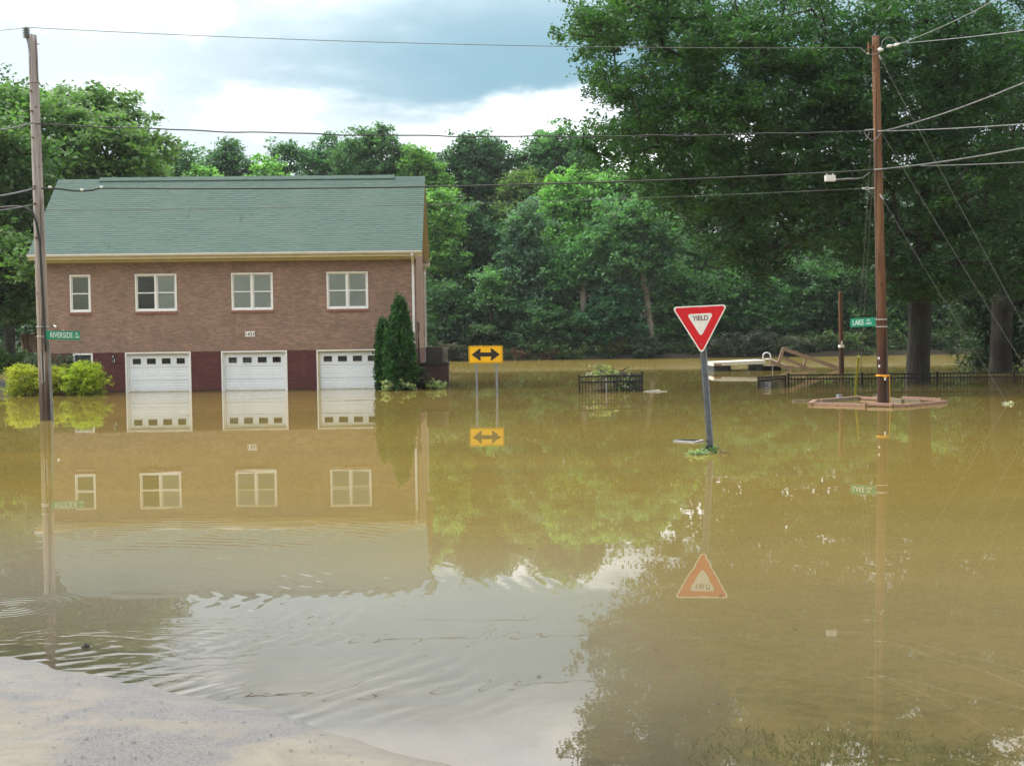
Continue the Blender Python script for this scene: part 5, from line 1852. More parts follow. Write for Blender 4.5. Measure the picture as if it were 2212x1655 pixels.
mb.beam(B(1900, 420, -0.1), B(1908, 432, -0.1), 0.04, 0.04)
mb.build('wire_clamp', 'steel_hardware', poleB)

pp = P(1836.5, 707.5, YB + 0.15)
sw = P(1890.5, 705, YB - 0.12)
sgn, a, b, n = street_sign(pp, sw - pp, 0.245, (sw - pp).length, None, None, 'green LAKE street sign on the right pole')
L = (sw - pp).length
text('LAKE', a * 0.07 + b * 0.05 + n * 0.002, a, b, L * 0.44, 0.15, 'sign_letter', 'letters', sgn)
text('DR', a * (L * 0.66) + b * 0.145 + n * 0.002, a, b, L * 0.14, 0.055, 'sign_letter', 'letters', sgn)
text('1400', a * (L * 0.62) + b * 0.055 + n * 0.002, a, b, L * 0.24, 0.06, 'sign_letter', 'letters', sgn)
mb = MB()
for z_ in (0.03, 0.21):
    mb.beam(a * (L - 0.08) + b * z_ - n * 0.015, a * (L + 0.03) + b * z_ - n * 0.012, 0.012, 0.02)
mb.build('bracket', 'steel_hardware', sgn)

# small far pole
pc = G(1818, 807)
poleC = thing('utility_pole', (pc.x, pc.y, 0), 'thin dark pole with a white band standing behind the fence', 'utility pole', 'utility poles')
pcc = Vector((pc.x, pc.y, 0))
tC = P(1815.5, 630, pc.y) - pcc
pole_body(poleC, tC / tC.z * -1, tC, 0.14, 0.10, 'pole_dark', seed=6)
q = tC / tC.z * (P(1817, 748, pc.y).z)
mb = MB()
mb.tube([q - Vector((0, 0, 0.07)), q + Vector((0, 0, 0.07))], 0.150, 16)
mb.build('white_band', 'sign_white', poleC)
mb = MB()
mb.box(q.x - 0.06, q.x + 0.02, q.y - 0.20, q.y - 0.165, q.z + 0.09, q.z + 0.26)
mb.build('pole_tag', 'sign_white', poleC)


# ------------------------------------------------------------------ wires
def wire(a, b, sag, r, mat, label, n=48, wob=0.0, seed=0, group='overhead wires between the poles', name='overhead_wire', extra=None):
    rng = np.random.default_rng(seed)
    a, b = Vector(a), Vector(b)
    mb = MB()
    pts = []
    ph_ = rng.random() * 6
    for k in range(n + 1):
        f = k / n
        p = a.lerp(b, f) - Vector((0, 0, 4 * sag * f * (1 - f)))
        if wob:
            p.z += wob * (math.sin(f * 43 + ph_) + 0.6 * math.sin(f * 91 + ph_ * 2)) * min(1, 8 * f, 8 * (1 - f))
        pts.append(p)
    mid_ = pts[n // 2].copy()
    mb.tube([p - mid_ for p in pts], r, 6)
    o = mb.build(name, mat)
    o.location = mid_
    tag(o, label, 'wire', group)
    return pts


WA, WB = YA - 0.15, YB - 0.15
wire(P(57, 60, YA - 0.05), P(1860, 104, WB), 0.17, 0.0085, 'cable_grey', 'highest thin wire running from the left pole to the right pole', seed=1)
wire(P(76, 268, WA), P(1866, 284, WB), 0.23, 0.017, 'cable_black', 'second wire from the top between the two poles, slightly wavy', wob=0.012, seed=2, n=90)
wire(P(215, 407, WA), P(1888, 368, WB), 0.17, 0.020, 'cable_black', 'thick black cable crossing in front of the roof', seed=3)
wire(P(92, 455, YA + 0.1), P(1862, 408, WB), 0.12, 0.007, 'cable_grey', 'lowest thin wire reaching the right pole below the thick cable', seed=4)
pts = [P(90, 408, WA), P(110, 408, WA), P(130, 409, WA), P(160, 413, WA), P(185, 413, WA), P(200, 411, WA), P(215, 407, WA)]
mb = MB()
mid_ = pts[3]
mb.tube([p - mid_ for p in pts], 0.026, 8)
o = mb.build('cable_loop', 'cable_black')
o.location = mid_
tag(o, 'slack doubled piece of cable just right of the left pole', 'wire', 'overhead wires between the poles')
cl0 = P(219, 405, WA - 0.03)
for (x, y) in ((108, 405), (177, 411), (219, 405)):
    c_ = P(x, y, WA - 0.03)
    mb = MB()
    mb.tube([Vector((-0.035, 0, 0)), Vector((0.035, 0, 0))], 0.032, 8)
    o = mb.build('cable_clip', 'polymer_pale')
    o.location = c_
    tag(o, {108: 'white cable clip closest to the left pole', 177: 'white clip at the low point of the cable loop', 219: 'white clip where the cable loop rejoins the thick cable'}[x], 'clip', 'white clips on the cable')
G_L = 'wires leaving the frame at the left'
wire(P(57, 60, YA - 0.05), P(-60, 68, YA - 4), 0.03, 0.0085, 'cable_grey', 'thin wire leaving the left pole insulator towards the left edge', seed=5, group=G_L, n=16)
wire(P(72, 266, WA), P(-80, 290, YA - 4), 0.05, 0.018, 'cable_black', 'wire leaving the left pole to the left edge above the roof height', seed=6, group=G_L, n=16, wob=0.004)
wire(P(74, 408, WA), P(-80, 432, YA - 4), 0.05, 0.024, 'cable_black', 'thick cable leaving the left pole level with the roof ridge', seed=7, group=G_L, n=16)
wire(P(74, 442, WA), P(-80, 462, YA - 4), 0.04, 0.014, 'cable_black', 'lowest cable at the left edge beside the pole', seed=8, group=G_L, n=16)
G_R = 'wires leaving the frame at the right'
wire(P(1944, 95, WB), P(2230, -45, YB - 7), 0.10, 0.0095, 'cable_bright', 'steep wire rising from the right pole top to the upper frame edge', seed=9, group=G_R, n=16)
wire(P(1944, 95, WB), P(2300, 55, YB - 7), 0.03, 0.0095, 'cable_bright', 'wire from the right pole top running almost level to the right edge', seed=10, group=G_R, n=16)
wire(P(1908, 284, WB), P(2300, 262, YB - 7), 0.03, 0.010, 'cable_bright', 'level thin wire leaving the right pole at mid height', seed=11, group=G_R, n=16)
pts = wire(P(1908, 284, WB), P(2300, 140, YB - 7), 0.12, 0.014, 'cable_bright', 'twisted pale service cable rising right from the mid height of the right pole', seed=12, group=G_R, n=60, wob=0.0)
# second strand of the twisted cable
mb = MB()
q0 = pts[30].copy()
tw = []
for k in range(0, 241):
    f = k / 240
    p = pts[0].lerp(pts[-1], f) - Vector((0, 0, 4 * 0.12 * f * (1 - f)))
    p += Vector((0, math.cos(f * 190) * 0.02, math.sin(f * 190) * 0.02))
    tw.append(p - q0)
mb.tube(tw, 0.010, 5)
o = mb.build('twisted_strand', 'cable_black')
o.location = q0
tag(o, 'dark strand wound round the pale service cable', 'wire', G_R)
wire(P(1905, 366, WB), P(2300, 303, YB - 7), 0.06, 0.017, 'cable_grey', 'thick cable leaving the right pole upward to the right edge', seed=13, group=G_R, n=16)
wire(P(1990, 359, WB - 0.5), P(2300, 346, YB - 7), 0.02, 0.011, 'cable_grey', 'thin cable branching off below the thick one to the right edge', seed=14, group=G_R, n=16)
G_G = 'guy wires of the right pole'
for (x0, y0, x1, y1, z1, lab) in ((1901, 125, 2330, 920, 38.0, 'longest guy wire from the top of the right pole'),
                                  (1905, 288, 2280, 900, 36.0, 'middle guy wire from the right pole towards the right edge'),
                                  (1906, 430, 2177, 872, None, 'short guy wire reaching the water right of the timber frame')):
    e = G(2177, 872) if z1 is None else P(x1, y1, YB)
    wire(P(x0, y0, WB), e, 0.03, 0.0075, 'cable_grey', lab, n=16, group=G_G, seed=int(x0), name='guy_wire')
ga = G(1846, 855)
for k, (x0, y0, dx_) in enumerate(((1883, 285, -0.02), (1886, 372, 0.10))):
    wire(P(x0, y0, YB), ga + Vector((0.05 + dx_, 0, 0.0)), 0.0, 0.0075, 'cable_grey', ['guy wire just left of the right pole, from its mid height', 'second guy wire just left of the right pole, closest to it'][k], n=10, group=G_G, seed=70 + k, name='guy_wire')
yg0, yg1 = G(1846, 855, -0.3), P(1855, 770, ga.y * 0.97)
mb = MB()
mb.tube([Vector((0, 0, -0.3)), (yg1 - ga) * 0.5, yg1 - ga], 0.035, 10)
o = mb.build('guy_guard', 'yellow_plastic')
o.location = ga
tag(o, 'yellow plastic guy wire guard left of the right pole', 'guard')
mb = MB()
e = P(1793, 386, WB - 0.02)
s_ = YB / FPX
mb.box(-11 * s_, 11 * s_, -0.06, 0.06, -6.5 * s_, 6.5 * s_)
tbx = thing('cable_splice_box', tuple(e), 'pale grey box hanging on the cable left of the right pole', 'cable box')
mb.build('housing', 'polymer_pale', tbx, bevel=0.01)
mb = MB()
for x in (-7, 6):
    mb.box(x * s_ - 0.02, x * s_ + 0.02, -0.01, 0.01, 6 * s_, 11 * s_)
mb.build('hanger', 'steel_hardware', tbx)
mb = MB()
tl = [P(1804, 389, WB) - e, P(1818, 388, WB) - e, P(1834, 387, WB) - e, P(1850, 387, WB) - e, P(1865, 384, WB) - e, P(1880, 372, WB) - e]
mb.tube([Vector(p) for p in tl], [0.03, 0.022, 0.03, 0.016, 0.010, 0.010], 8)
mb.build('cable_tail', 'cable_bright', tbx)

# ------------------------------------------------------------------ yield sign
yb = G(1535, 978)
YY = yb.y
ysn = thing('yield_sign', tuple(yb), 'red and white YIELD sign leaning on a steel post in the water', 'traffic sign')
tl, trr, bt = P(1452.0, 663.5, YY - 0.02) - yb, P(1568.5, 657.8, YY + 0.01) - yb, P(1518, 766, YY) - yb
au = (trr - tl).normalized()
nrm_ = Vector((0, -1, 0))
nrm_ = (nrm_ - au * nrm_.dot(au)).normalized()
bu = nrm_.cross(au).normalized()
if bu.z < 0:
    bu = -bu
ctr = (tl + trr + bt) / 3


def rtri(side, rad_, n=7, pull=0):
    """rounded triangle pointing down with centre at the centroid"""
    h_ = side * math.sqrt(3) / 2
    vs = [(-side / 2, h_ / 3), (side / 2, h_ / 3), (0, -2 * h_ / 3)]
    out_ = []
    for i, (x, y) in enumerate(vs):
        L_ = math.hypot(x, y)
        cx_, cy_ = x * (1 - 2 * rad_ / L_), y * (1 - 2 * rad_ / L_)
        an0 = math.atan2(y, x)
        for k in range(n):
            an = an0 + math.radians(60) - math.radians(120) * k / (n - 1)
            out_.append((cx_ + rad_ * math.cos(an), cy_ + rad_ * math.sin(an)))
    return out_


SD = 0.955
mb = MB()
mb.prism(rtri(SD, 0.045), ctr, au, bu, nrm_, 0.004)
plate = mb.build('sign_plate', 'sign_white', ysn)
mb = MB()
mb.prism(rtri(SD - 0.075, 0.034), ctr + nrm_ * 0.0045, au, bu, nrm_, 0.0015)
mb.build('red_field', 'sign_red', plate)
cin = ctr + bu * 0.010
mb = MB()
mb.prism(rtri(0.455, 0.034), cin + nrm_ * 0.007, au, bu, nrm_, 0.0015)
mb.build('white_field', 'sign_white', plate)
text('YIELD', cin - au * 0.135 + bu * 0.015 + nrm_ * 0.009, au, bu, 0.27, 0.082, 'sign_maroon', 'letters', plate)
mb = MB()
for q in (ctr + bu * 0.235, ctr - bu * 0.375):
    mb.tube([q + nrm_ * 0.005, q + nrm_ * 0.014], 0.009, 8)
mb.build('bolt', 'galvanised', plate)
# U channel post with holes
pd = (P(1512, 690, YY) - yb)
pd = pd / pd.z
mb = MB()
wch = 0.052
p0_, p1_ = pd * -0.8, P(1513, 672, YY + 0.02) - yb
back = Vector((0, 1, 0)) - pd * Vector((0, 1, 0)).dot(pd) / pd.length_squared
for q0, q1 in (((-0.058, 0.0), (-0.034, 0.0)), ((-0.034, 0.0), (-0.024, 0.035)), ((-0.024, 0.035), (0.024, 0.035)), ((0.024, 0.035), (0.034, 0.0)), ((0.034, 0.0), (0.058, 0.0))):
    for pa_, pb_ in ((p0_, p1_),):
        o1 = Vector((q0[0], q0[1] + 0.004, 0))
        o2 = Vector((q1[0], q1[1] + 0.004, 0))
        th = Vector((0, 0.006, 0))
        mb.poly([pa_ + o1, pa_ + o2, pb_ + o2, pb_ + o1])
        mb.poly([pa_ + o2 + th, pa_ + o1 + th, pb_ + o1 + th, pb_ + o2 + th])
mb.build('post', 'weathered_steel', ysn)
mb = MB()
L_ = (p1_ - p0_).length
k = 0
f = 0.9
while f < L_ - 0.1:
    c_ = p0_ + (p1_ - p0_) * (f / L_) + Vector((0, 0.036, 0))
    mb.tube([c_, c_ + Vector((0, -0.003, 0))], 0.006, 6)
    f += 0.05
mb.build('post_holes', 'cable_bright', ysn)

# flotsam caught on the post
rgd = np.random.default_rng(60)


def debris(name, c, label, cat, seed, twigs, leaves_, rx, ry, rz, leaf=0.06, color=(0.09, 0.14, 0.05), wood='dark_debris', r=0.012, tone=0.6, lift=0.0, parts=('twigs', 'leaves')):
    rng = np.random.default_rng(seed)
    root = thing(name, tuple(c), label, cat)
    mb = MB()
    for k in range(twigs):
        a_ = Vector((rng.normal() * rx * 0.5, rng.normal() * ry * 0.5, abs(rng.normal()) * rz * 0.5 + lift))
        d_ = Vector((rng.normal() * rx, rng.normal() * ry, rng.normal() * rz * 0.5)) * 0.55
        m_ = a_ + d_ * 0.5 + Vector((0, 0, 0.05 * rz))
        e_ = a_ + d_
        e_.z = max(e_.z, -0.03)
        mb.tube([a_, m_, e_], [r * rng.uniform(0.6, 1.6), r, r * 0.4], 5)
    mb.build(parts[0], wood, root)
    C = np.stack([rng.normal(size=leaves_) * rx * 0.6, rng.normal(size=leaves_) * ry * 0.6, np.abs(rng.normal(size=leaves_)) * rz * 0.45 + lift], -1)
    V, F, tn = leaves_np(C, np.full(leaves_, leaf * 1.4), 2, 4, leaf, rng, 0.5, 0.8, np.clip(rng.normal(size=leaves_) * 0.25 + tone, 0, 1))
    o = np_mesh(parts[1], V, F, 'leaves', root, tone=tn)
    o.color = (*color, 1)
    return root


db = debris('plant_debris', yb, 'clump of leaves and twigs caught round the foot of the yield sign post', 'debris', 61, 26, 60, 0.10, 0.10, 0.13, 0.05, (0.10, 0.17, 0.07), 'dark_debris', 0.010)
g2 = G(1505, 982)
debris('plant_debris', g2, 'pale green floating leaves left of the yield sign post', 'debris', 62, 14, 60, 0.16, 0.05, 0.035, 0.045, (0.26, 0.34, 0.18), 'dead_wood', 0.006, 0.7)
mb = MB()
for k in range(9):
    a_ = rgd.random() * 6.28
    c_ = Vector((0.05 + 0.15 * math.cos(a_), -0.08 + 0.1 * math.sin(a_), 0.02))
    mb.tube([c_, c_ + Vector((0.05 * math.cos(a_ * 3), 0.05 * math.sin(a_ * 3), 0.03 * rgd.random())), c_ + Vector((0.1 * math.cos(a_ * 3 + .5), 0.1 * math.sin(a_ * 3 + .5), 0.0))], [0.008, 0.007, 0.002], 5)
mb.build('root_strand', 'dead_wood', db)
# flat wooden lattice floating left of the sign
f0 = G(1456, 953.5)
fr_ = thing('floating_lattice', tuple(f0), 'thin flat grey frame floating left of the yield sign post', 'frame')
f1, f2, f3 = G(1502, 956.5) - f0, G(1519, 952.5) - f0, G(1468, 951.5) - f0
mb = MB()
z_ = Vector((0, 0, 0.012))
mb.beam(z_, f1 + z_, 0.05, 0.02)
mb.beam(f1 + z_ * 1.3, f2 + z_ * 1.3, 0.05, 0.02)
mb.build('bar', 'board_pale', fr_)
mb = MB()
mb.beam(f3 + z_ * 1.1, f2 + z_ * 1.1, 0.05, 0.02)
mb.beam(z_, f3 + z_, 0.05, 0.02)
mb.beam(f3 * 0.5 + f1 * 0.45 + z_ * 1.5, f2 * 0.9 + z_ * 1.2, 0.03, 0.015)
mb.build('bar', 'dark_debris', fr_)

# ------------------------------------------------------------------ double arrow sign
ax0 = G(1030, 856)
ax1 = G(1074, 854.5)
YR = (ax0.y + ax1.y) / 2
arr = thing('arrow_sign', ((ax0.x + ax1.x) / 2, YR, 0), 'yellow sign with a black double headed arrow on two steel posts', 'traffic sign')
ar = Vector(((ax0.x + ax1.x) / 2, YR, 0))
for (xt, xb, yb_) in ((1028, 1030.5, 855.5), (1071, 1074, 855)):
    t_ = P(xt, 752, YR + 0.03) - ar
    b_ = P(xb, yb_, YR + 0.03) - ar
    d_ = (t_ - b_)
    mb = MB()
    q0_, q1_ = b_ - d_ * 0.4, t_
    mb.beam(q0_ + Vector((-0.025, 0, 0)), q1_ + Vector((-0.025, 0, 0)), 0.022, 0.012, (0, 1, 0))
    mb.beam(q0_ + Vector((0.025, 0, 0)), q1_ + Vector((0.025, 0, 0)), 0.022, 0.012, (0, 1, 0))
    mb.beam(q0_ + Vector((0, 0.02, 0)), q1_ + Vector((0, 0.02, 0)), 0.05, 0.006, (0, 1, 0))
    mb.build('post', 'galvanised', arr)
c00 = P(1012.5, 785.5, YR) - ar
c10 = P(1086.5, 784.5, YR) - ar
c01 = P(1012.0, 747.5, YR) - ar
SW, SH = (c10 - c00).length, (c01 - c00).length
au = (c10 - c00).normalized()
nn = Vector((0, -1, 0))
bu = nn.cross(au).normalized()
if bu.z < 0: bu = -bu


def rrect(x0, y0, x1, y1, r, n=5):
    out_ = []
    for (cx_, cy_, s0) in ((x1 - r, y0 + r, -90), (x1 - r, y1 - r, 0), (x0 + r, y1 - r, 90), (x0 + r, y0 + r, 180)):
        for k in range(n):
            an = math.radians(s0 + 90 * k / (n - 1))
            out_.append((cx_ + r * math.cos(an), cy_ + r * math.sin(an)))
    return out_


mb = MB()
mb.prism(rrect(0, 0, SW, SH, 0.045), c00, au, bu, nn, 0.004)
pl_ = mb.build('sign_plate', 'sign_yellow', arr)
mb = MB()
mb.prism(rrect(0.018, 0.018, SW - 0.018, SH - 0.018, 0.035), c00 + nn * 0.005, au, bu, nn, 0.001)
mb.build('black_border', 'sign_black', pl_)
mb = MB()
mb.prism(rrect(0.034, 0.034, SW - 0.034, SH - 0.034, 0.025), c00 + nn * 0.0075, au, bu, nn, 0.001)
mb.build('yellow_field', 'sign_yellow', pl_)
mb = MB()
cx_, cy_ = SW / 2, SH / 2
ah = [(-0.50, 0), (-0.21, 0.215), (-0.165, 0.20), (-0.195, 0.075), (0.195, 0.075), (0.165, 0.20), (0.21, 0.215), (0.50, 0), (0.21, -0.215), (0.165, -0.20), (0.195, -0.075), (-0.195, -0.075), (-0.165, -0.20), (-0.21, -0.215)]
mb.prism([(cx_ + x, cy_ + y) for x, y in ah][::-1], c00 + nn * 0.0105, au, bu, nn, 0.001)
mb.build('double_arrow', 'sign_black', pl_)

# ------------------------------------------------------------------ iron fences
GF = 'black iron fences'


def fence_panel(root, a, b, top, nrail=2, pitch=0.115, post_w=0.08, low=-0.75, rdrop=0.155, first=True, last=True, pk=0.026, arch=0.0, extra_z=0.05):
    """a, b local points at the water; top = rail height"""
    a, b = Vector(a), Vector(b)
    L = (b - a).length
    up = Vector((0, 0, 1))
    for i in range(nrail):
        mb = MB()
        mb.beam(a + up * (top - 0.02 - rdrop * i), b + up * (top - 0.02 - rdrop * i), 0.045, 0.055)
        mb.build('rail', 'black_metal', root)
    n = int(L / pitch)
    mbp = MB()
    for p_ in (0,):
        mbp.box(-pk / 2, pk / 2, -pk / 2, pk / 2, low, top - 0.03)
    me = None
    for k in range(1, n):
        q = a.lerp(b, k / n)
        if me is None:
            o = mbp.build('picket', 'black_metal', root)
            me = o.data
        else:
            o = bpy.data.objects.new('picket', me)
            COL.objects.link(o)
            o.parent = root
        o.location = q
    for use, p in ((first, a), (last, b)):
        if use:
            mb = MB()
            h = post_w / 2
            mb.box(p.x - h, p.x + h, p.y - h, p.y + h, low, top + extra_z)
            mb.box(p.x - h - 0.006, p.x + h + 0.006, p.y - h - 0.006, p.y + h + 0.006, top + extra_z + 0.001, top + extra_z + 0.015)
            mb.build('post', 'black_metal', root)


# right fence
YFc = 46.0
posts = []
for x in (1703, 1859, 2017, 2177, 2340):
    p = P(x, 830, YFc)
    posts.append(Vector((p.x, YFc - (x - 1703) * 0.0012, 0)))
fr0 = posts[0]
fence = thing('iron_fence', tuple(fr0), 'long black iron fence running along the right side in the water', 'fence', GF)
topf = P(1860, 807.5, YFc).z
for i in range(4):
    fence_panel(fence, posts[i] - fr0, posts[i + 1] - fr0, topf, pitch=0.121, first=(i == 0), last=True)
# open gate with a dense row of pickets
gl = G(1638, 840)
gate = thing('iron_gate', tuple(fr0 + Vector((-0.10, -0.03, 0))), 'black iron gate with close pickets and a small notice', 'gate', GF)
go = Vector(gate.location)
fence_panel(gate, Vector((gl.x, gl.y, 0)) - go, Vector((-0.02, 0, 0)), topf - 0.02, pitch=0.078, post_w=0.06, pk=0.020, rdrop=0.10, extra_z=0.0)
c_ = Vector((gl.x, gl.y, 0)).lerp(go, 0.26) + Vector((0, -0.05, 0))
nt = c_ - go
mb = MB()
mb.box(nt.x - 0.19, nt.x + 0.19, nt.y - 0.012, nt.y - 0.002, topf - 0.50, topf - 0.14)
plate = mb.build('notice', 'board_pale', gate)
mb = MB()
mb.box(nt.x - 0.20, nt.x + 0.20, nt.y - 0.016, nt.y - 0.013, topf - 0.20, topf - 0.15)
for k, wd in enumerate((0.10, 0.08)):
    mb.box(nt.x - wd, nt.x + wd, nt.y - 0.016, nt.y - 0.013, topf - 0.32 - 0.07 * k, topf - 0.30 - 0.07 * k)
mb.build('print_band', 'black_metal', plate)

# small fence corner in mid water
lf0, lf1 = G(1251.5, 850), G(1387, 847)
topl = P(1320, 811.5, 42.6).z
fc = thing('iron_fence', tuple(lf0), 'short black iron fence corner standing alone in mid water', 'fence', GF)
fence_panel(fc, (0, 0, 0), lf1 - lf0, topl, pitch=0.112, post_w=0.06, rdrop=0.20, extra_z=0.02)
lf2 = Vector(P(1326, 840, 45.8))
lf2.z = 0
fence_panel(fc, lf1 - lf0, lf2 - lf0, topl + 0.03, pitch=0.112, post_w=0.07, rdrop=0.20, first=True, last=True, extra_z=0.09)
# branches lodged in that corner
bc = P(1322, 835, 43.9)
fb = make_tree('fallen_branch', (P(1340, 840, 43.6).x, 43.6, -0.1), tuple(P(1296, 806, 44.2)), [pb(1300, 800, 44.2, 16, tone=.6, k=8), pb(1318, 803, 44.0, 16, tone=.7, k=9), pb(1285, 818, 44.0, 16, tone=.6, k=7), pb(1330, 815, 44, 14, tone=.6, k=9), pb(1300, 826, 43.8, 18, tone=.6, k=7)],
               (0.19, 0.185, 0.13), 'leafy broken branch drifted against the fence corner', 'branch', seed=71, r_base=0.035, cl_r=0.15, nsub=3, nleaf=8, leaf=0.15, asp=0.45, bark='dead_wood', step=0.12, r_tip=0.006)
debris('drift_pile', Vector((P(1357, 835, 43.6).x, 43.7, 0)), 'dark tangle of twigs and leaves piled inside the fence corner', 'debris', 72, 90, 130, 0.42, 0.2, 0.50, 0.09, (0.22, 0.26, 0.17), 'dark_debris', 0.018, 0.6)
debris('drift_pile', Vector((P(1300, 838, 43.6).x, 43.7, 0)), 'brown thin twigs under the leafy branch behind the fence', 'debris', 73, 70, 60, 0.34, 0.2, 0.30, 0.07, (0.16, 0.14, 0.09), 'dead_wood', 0.010, 0.6)
mb = MB()
mb.box(-0.04, 0.04, -0.01, 0.01, -0.5, topl - 0.12)
o = mb.build('loose_board', 'board_pale', bevel=0.002)
o.location = Vector((P(1311, 840, 42.9).x, 42.95, 0))
tag(o, 'grey upright board stuck behind the fence corner pickets', 'board', 'loose boards')
k0, k1 = G(1390, 847), P(1425, 843, 42.9)
mb = MB()
mb.beam(Vector((0, 0, 0.01)), k1 - k0, 0.12, 0.03)
mb.beam(Vector((0.1, -0.1, 0.01)), Vector((0.85, 0.0, 0.012)), 0.08, 0.03)
o = mb.build('loose_board', 'dock_top')
o.location = k0
tag(o, 'pale plank floating at the right end of the fence corner', 'board', 'loose boards')

# ------------------------------------------------------------------ floating dock and ramp
dl, dr_ = G(1541, 803), G(1653, 801)
YD = 67.0
dk0 = Vector((P(1541, 800, YD).x, YD, 0))
dock = thing('floating_dock', tuple(dk0), 'pale floating dock on dark floats beyond the fence', 'dock')


def DK(px, py, dy=0.0):
    return P(px, py, YD + dy) - dk0


zt1, zt2 = DK(1541, 785).z, DK(1650, 780).z
x1 = DK(1541, 785).x
x2 = DK(1654, 780).x
mb = MB()
npl = 18
for k in range(npl):
    xa = x1 + (x2 - x1) * k / npl
    xb = x1 + (x2 - x1) * (k + 1) / npl - 0.012
    zk = zt1 + (zt2 - zt1) * (k + .5) / npl
    if k == 0:
        me = None
    pm = MB()
    pm.box(0, xb - xa, 0, 2.6, -0.04, 0)
    if me is None:
        o = pm.build('deck_plank', 'dock_top', dock)
        me = o.data
    else:
        o = bpy.data.objects.new('deck_plank', me)
        COL.objects.link(o)
        o.parent = dock
    o.location = (xa, 0.0, zk + 0.05)
mb = MB()
mb.beam((x1, -0.02, zt1 - 0.07), (x2, -0.02, zt2 - 0.07), 0.05, 0.18)
mb.beam((x1, 2.58, zt1 - 0.07), (x2, 2.58, zt2 - 0.07), 0.05, 0.18)
mb.beam((x1 + 0.02, 0.01, zt1 - 0.07), (x1 + 0.02, 2.55, zt1 - 0.07), 0.05, 0.18)
mb.build('rim_joist', 'dock_top', dock)
mb = MB()
mb.box(x1 + 0.05, x1 + 0.45, -0.05, -0.046, zt1 - 0.16, zt1 - 0.04)
mb.build('rusty_end', 'timber_red', dock)
for (xa, xb) in ((1543, 1571), (1634, 1650)):
    mb = MB()
    mb.box(DK(xa, 800).x, DK(xb, 800).x, 0.1, 2.4, -0.25, (zt1 + zt2) / 2 - 0.17)
    mb.build('float', 'float_dark', dock, bevel=0.02)
mb = MB()
mb.box(DK(1571, 800).x, DK(1580, 800).x, 0.15, 2.0, -0.2, zt1 - 0.16)
mb.box(DK(1651, 800).x, DK(1690, 800).x, 0.3, 2.2, -0.2, zt2 - 0.30)
mb.build('float_bracket', 'dark_debris', dock)
mb = MB()
xa, xb = DK(1650.5, 780).x, DK(1667, 780).x
hz = DK(1658, 762).z
pts = [(xa, 0.3, zt2)]
for k in range(9):
    an = math.pi - math.pi * k / 8
    pts.append(((xa + xb) / 2 + (xb - xa) / 2 * math.cos(an), 0.3, hz - 0.2 + 0.2 * math.sin(an)))
pts.append((xb, 0.3, zt2))
mb.tube(pts, 0.035, 8)
mb.build('ladder_hoop', 'steel_hardware', dock)
mb = MB()
mb.tube([DK(1669, 785, -0.3), DK(1669, 815, -0.3)], 0.025, 8)
mb.build('mooring_pipe', 'board_pale', dock)

YP = 66.5
rp0 = Vector((P(1665, 790, YP).x, YP, 0))
ramp = thing('gangway', tuple(rp0), 'brown wooden gangway with railing sloping from the dock into the water', 'gangway')


def RP(px, py, dy=0.0):
    return P(px, py, YP + dy) - rp0


for nm, (x0, y0, x1_, y1_, w_, h_) in (('stringer', (1664, 781, 1712, 799, 0.09, 0.22)), ('handrail', (1691, 753, 1820, 799, 0.09, 0.20)), ('mid_rail', (1690, 772, 1745, 796, 0.06, 0.16)),
                                       ('post', (1692, 753, 1681, 787, 0.10, 0.16)), ('post', (1741, 776, 1735, 796, 0.10, 0.13)), ('sill', (1688, 790, 1760, 799, 0.08, 0.10))):
    mb = MB()
    mb.beam(RP(x0, y0), RP(x1_, y1_), w_, h_)
    mb.build(nm, 'ramp_wood', ramp)
mb = MB()
a_, b_ = RP(1664, 780), RP(1715, 800)
for k in range(14):
    q = a_.lerp(b_, k / 14)
    mb.beam(q + Vector((0, 0, 0.1)), q + Vector((0, 1.2, 0.1)), 0.20, 0.03)
mb.build('tread_boards', 'dock_top', ramp)
mb = MB()
mb.beam(RP(1692, 753, 1.25), RP(1820, 799, 1.25), 0.08, 0.12)
mb.build('handrail', 'ramp_wood', ramp)

# ------------------------------------------------------------------ timber frame caught at the pole
c0_ = G(1765, 876)
tf = thing('timber_frame', (c0_.x, c0_.y, 0), 'floating reddish timber frame lodged behind the right pole', 'timber frame')
tf0 = Vector((c0_.x, c0_.y, 0))


def TF(px, py, z=0.06):
    q = G(px, py, z)
    return q - tf0


BH = 0.08


def tbeam(a, b, mat='timber_red', w_=0.10, h_=BH, zo=0.0):
    mb = MB()
    a, b = Vector(a), Vector(b)
    a.z += zo
    b.z += zo
    mb.beam(a, b, w_, h_)
    return mb.build('timber', mat, tf, bevel=0.006)


LC, MC, RC, BC, RB = TF(1749, 872, .04), TF(1957, 876, .04), TF(2044, 868, .04), TF(1848, 858.5, .05), TF(1945, 863, .05)
e0 = TF(1870, 875.5, .04)
tbeam(LC + Vector((0.12, -0.03, 0)), e0)
tbeam(TF(1875, 874.0, .05), MC + Vector((-0.35, -0.03, 0)), zo=0.02)
tbeam(LC + Vector((0, -0.06, 0)), LC + Vector((0.45, 1.2, 0)), w_=0.14)
tbeam(LC + Vector((0.4, 1.2, 0.0)), BC, zo=0.0)
tbeam(LC + Vector((0.6, 1.0, 0.0)), BC + Vector((0.05, -0.25, -0.02)), 'timber_grey', w_=0.06, h_=0.12)
tbeam(BC, TF(1900, 862, .05), zo=0.0, w_=0.12)
tbeam(TF(1912, 862.5, .05), TF(1950, 866.5, .05), 'timber_grey', w_=0.10, h_=0.12)
tbeam(MC + Vector((-0.34, -0.03, -0.0)), MC + Vector((-0.02, 0.0, 0)), w_=0.12)
tbeam(MC, RC)
tbeam(TF(1951, 861.5, .07), RC + Vector((-0.1, 0.10, 0.02)), zo=0.03, w_=0.09)
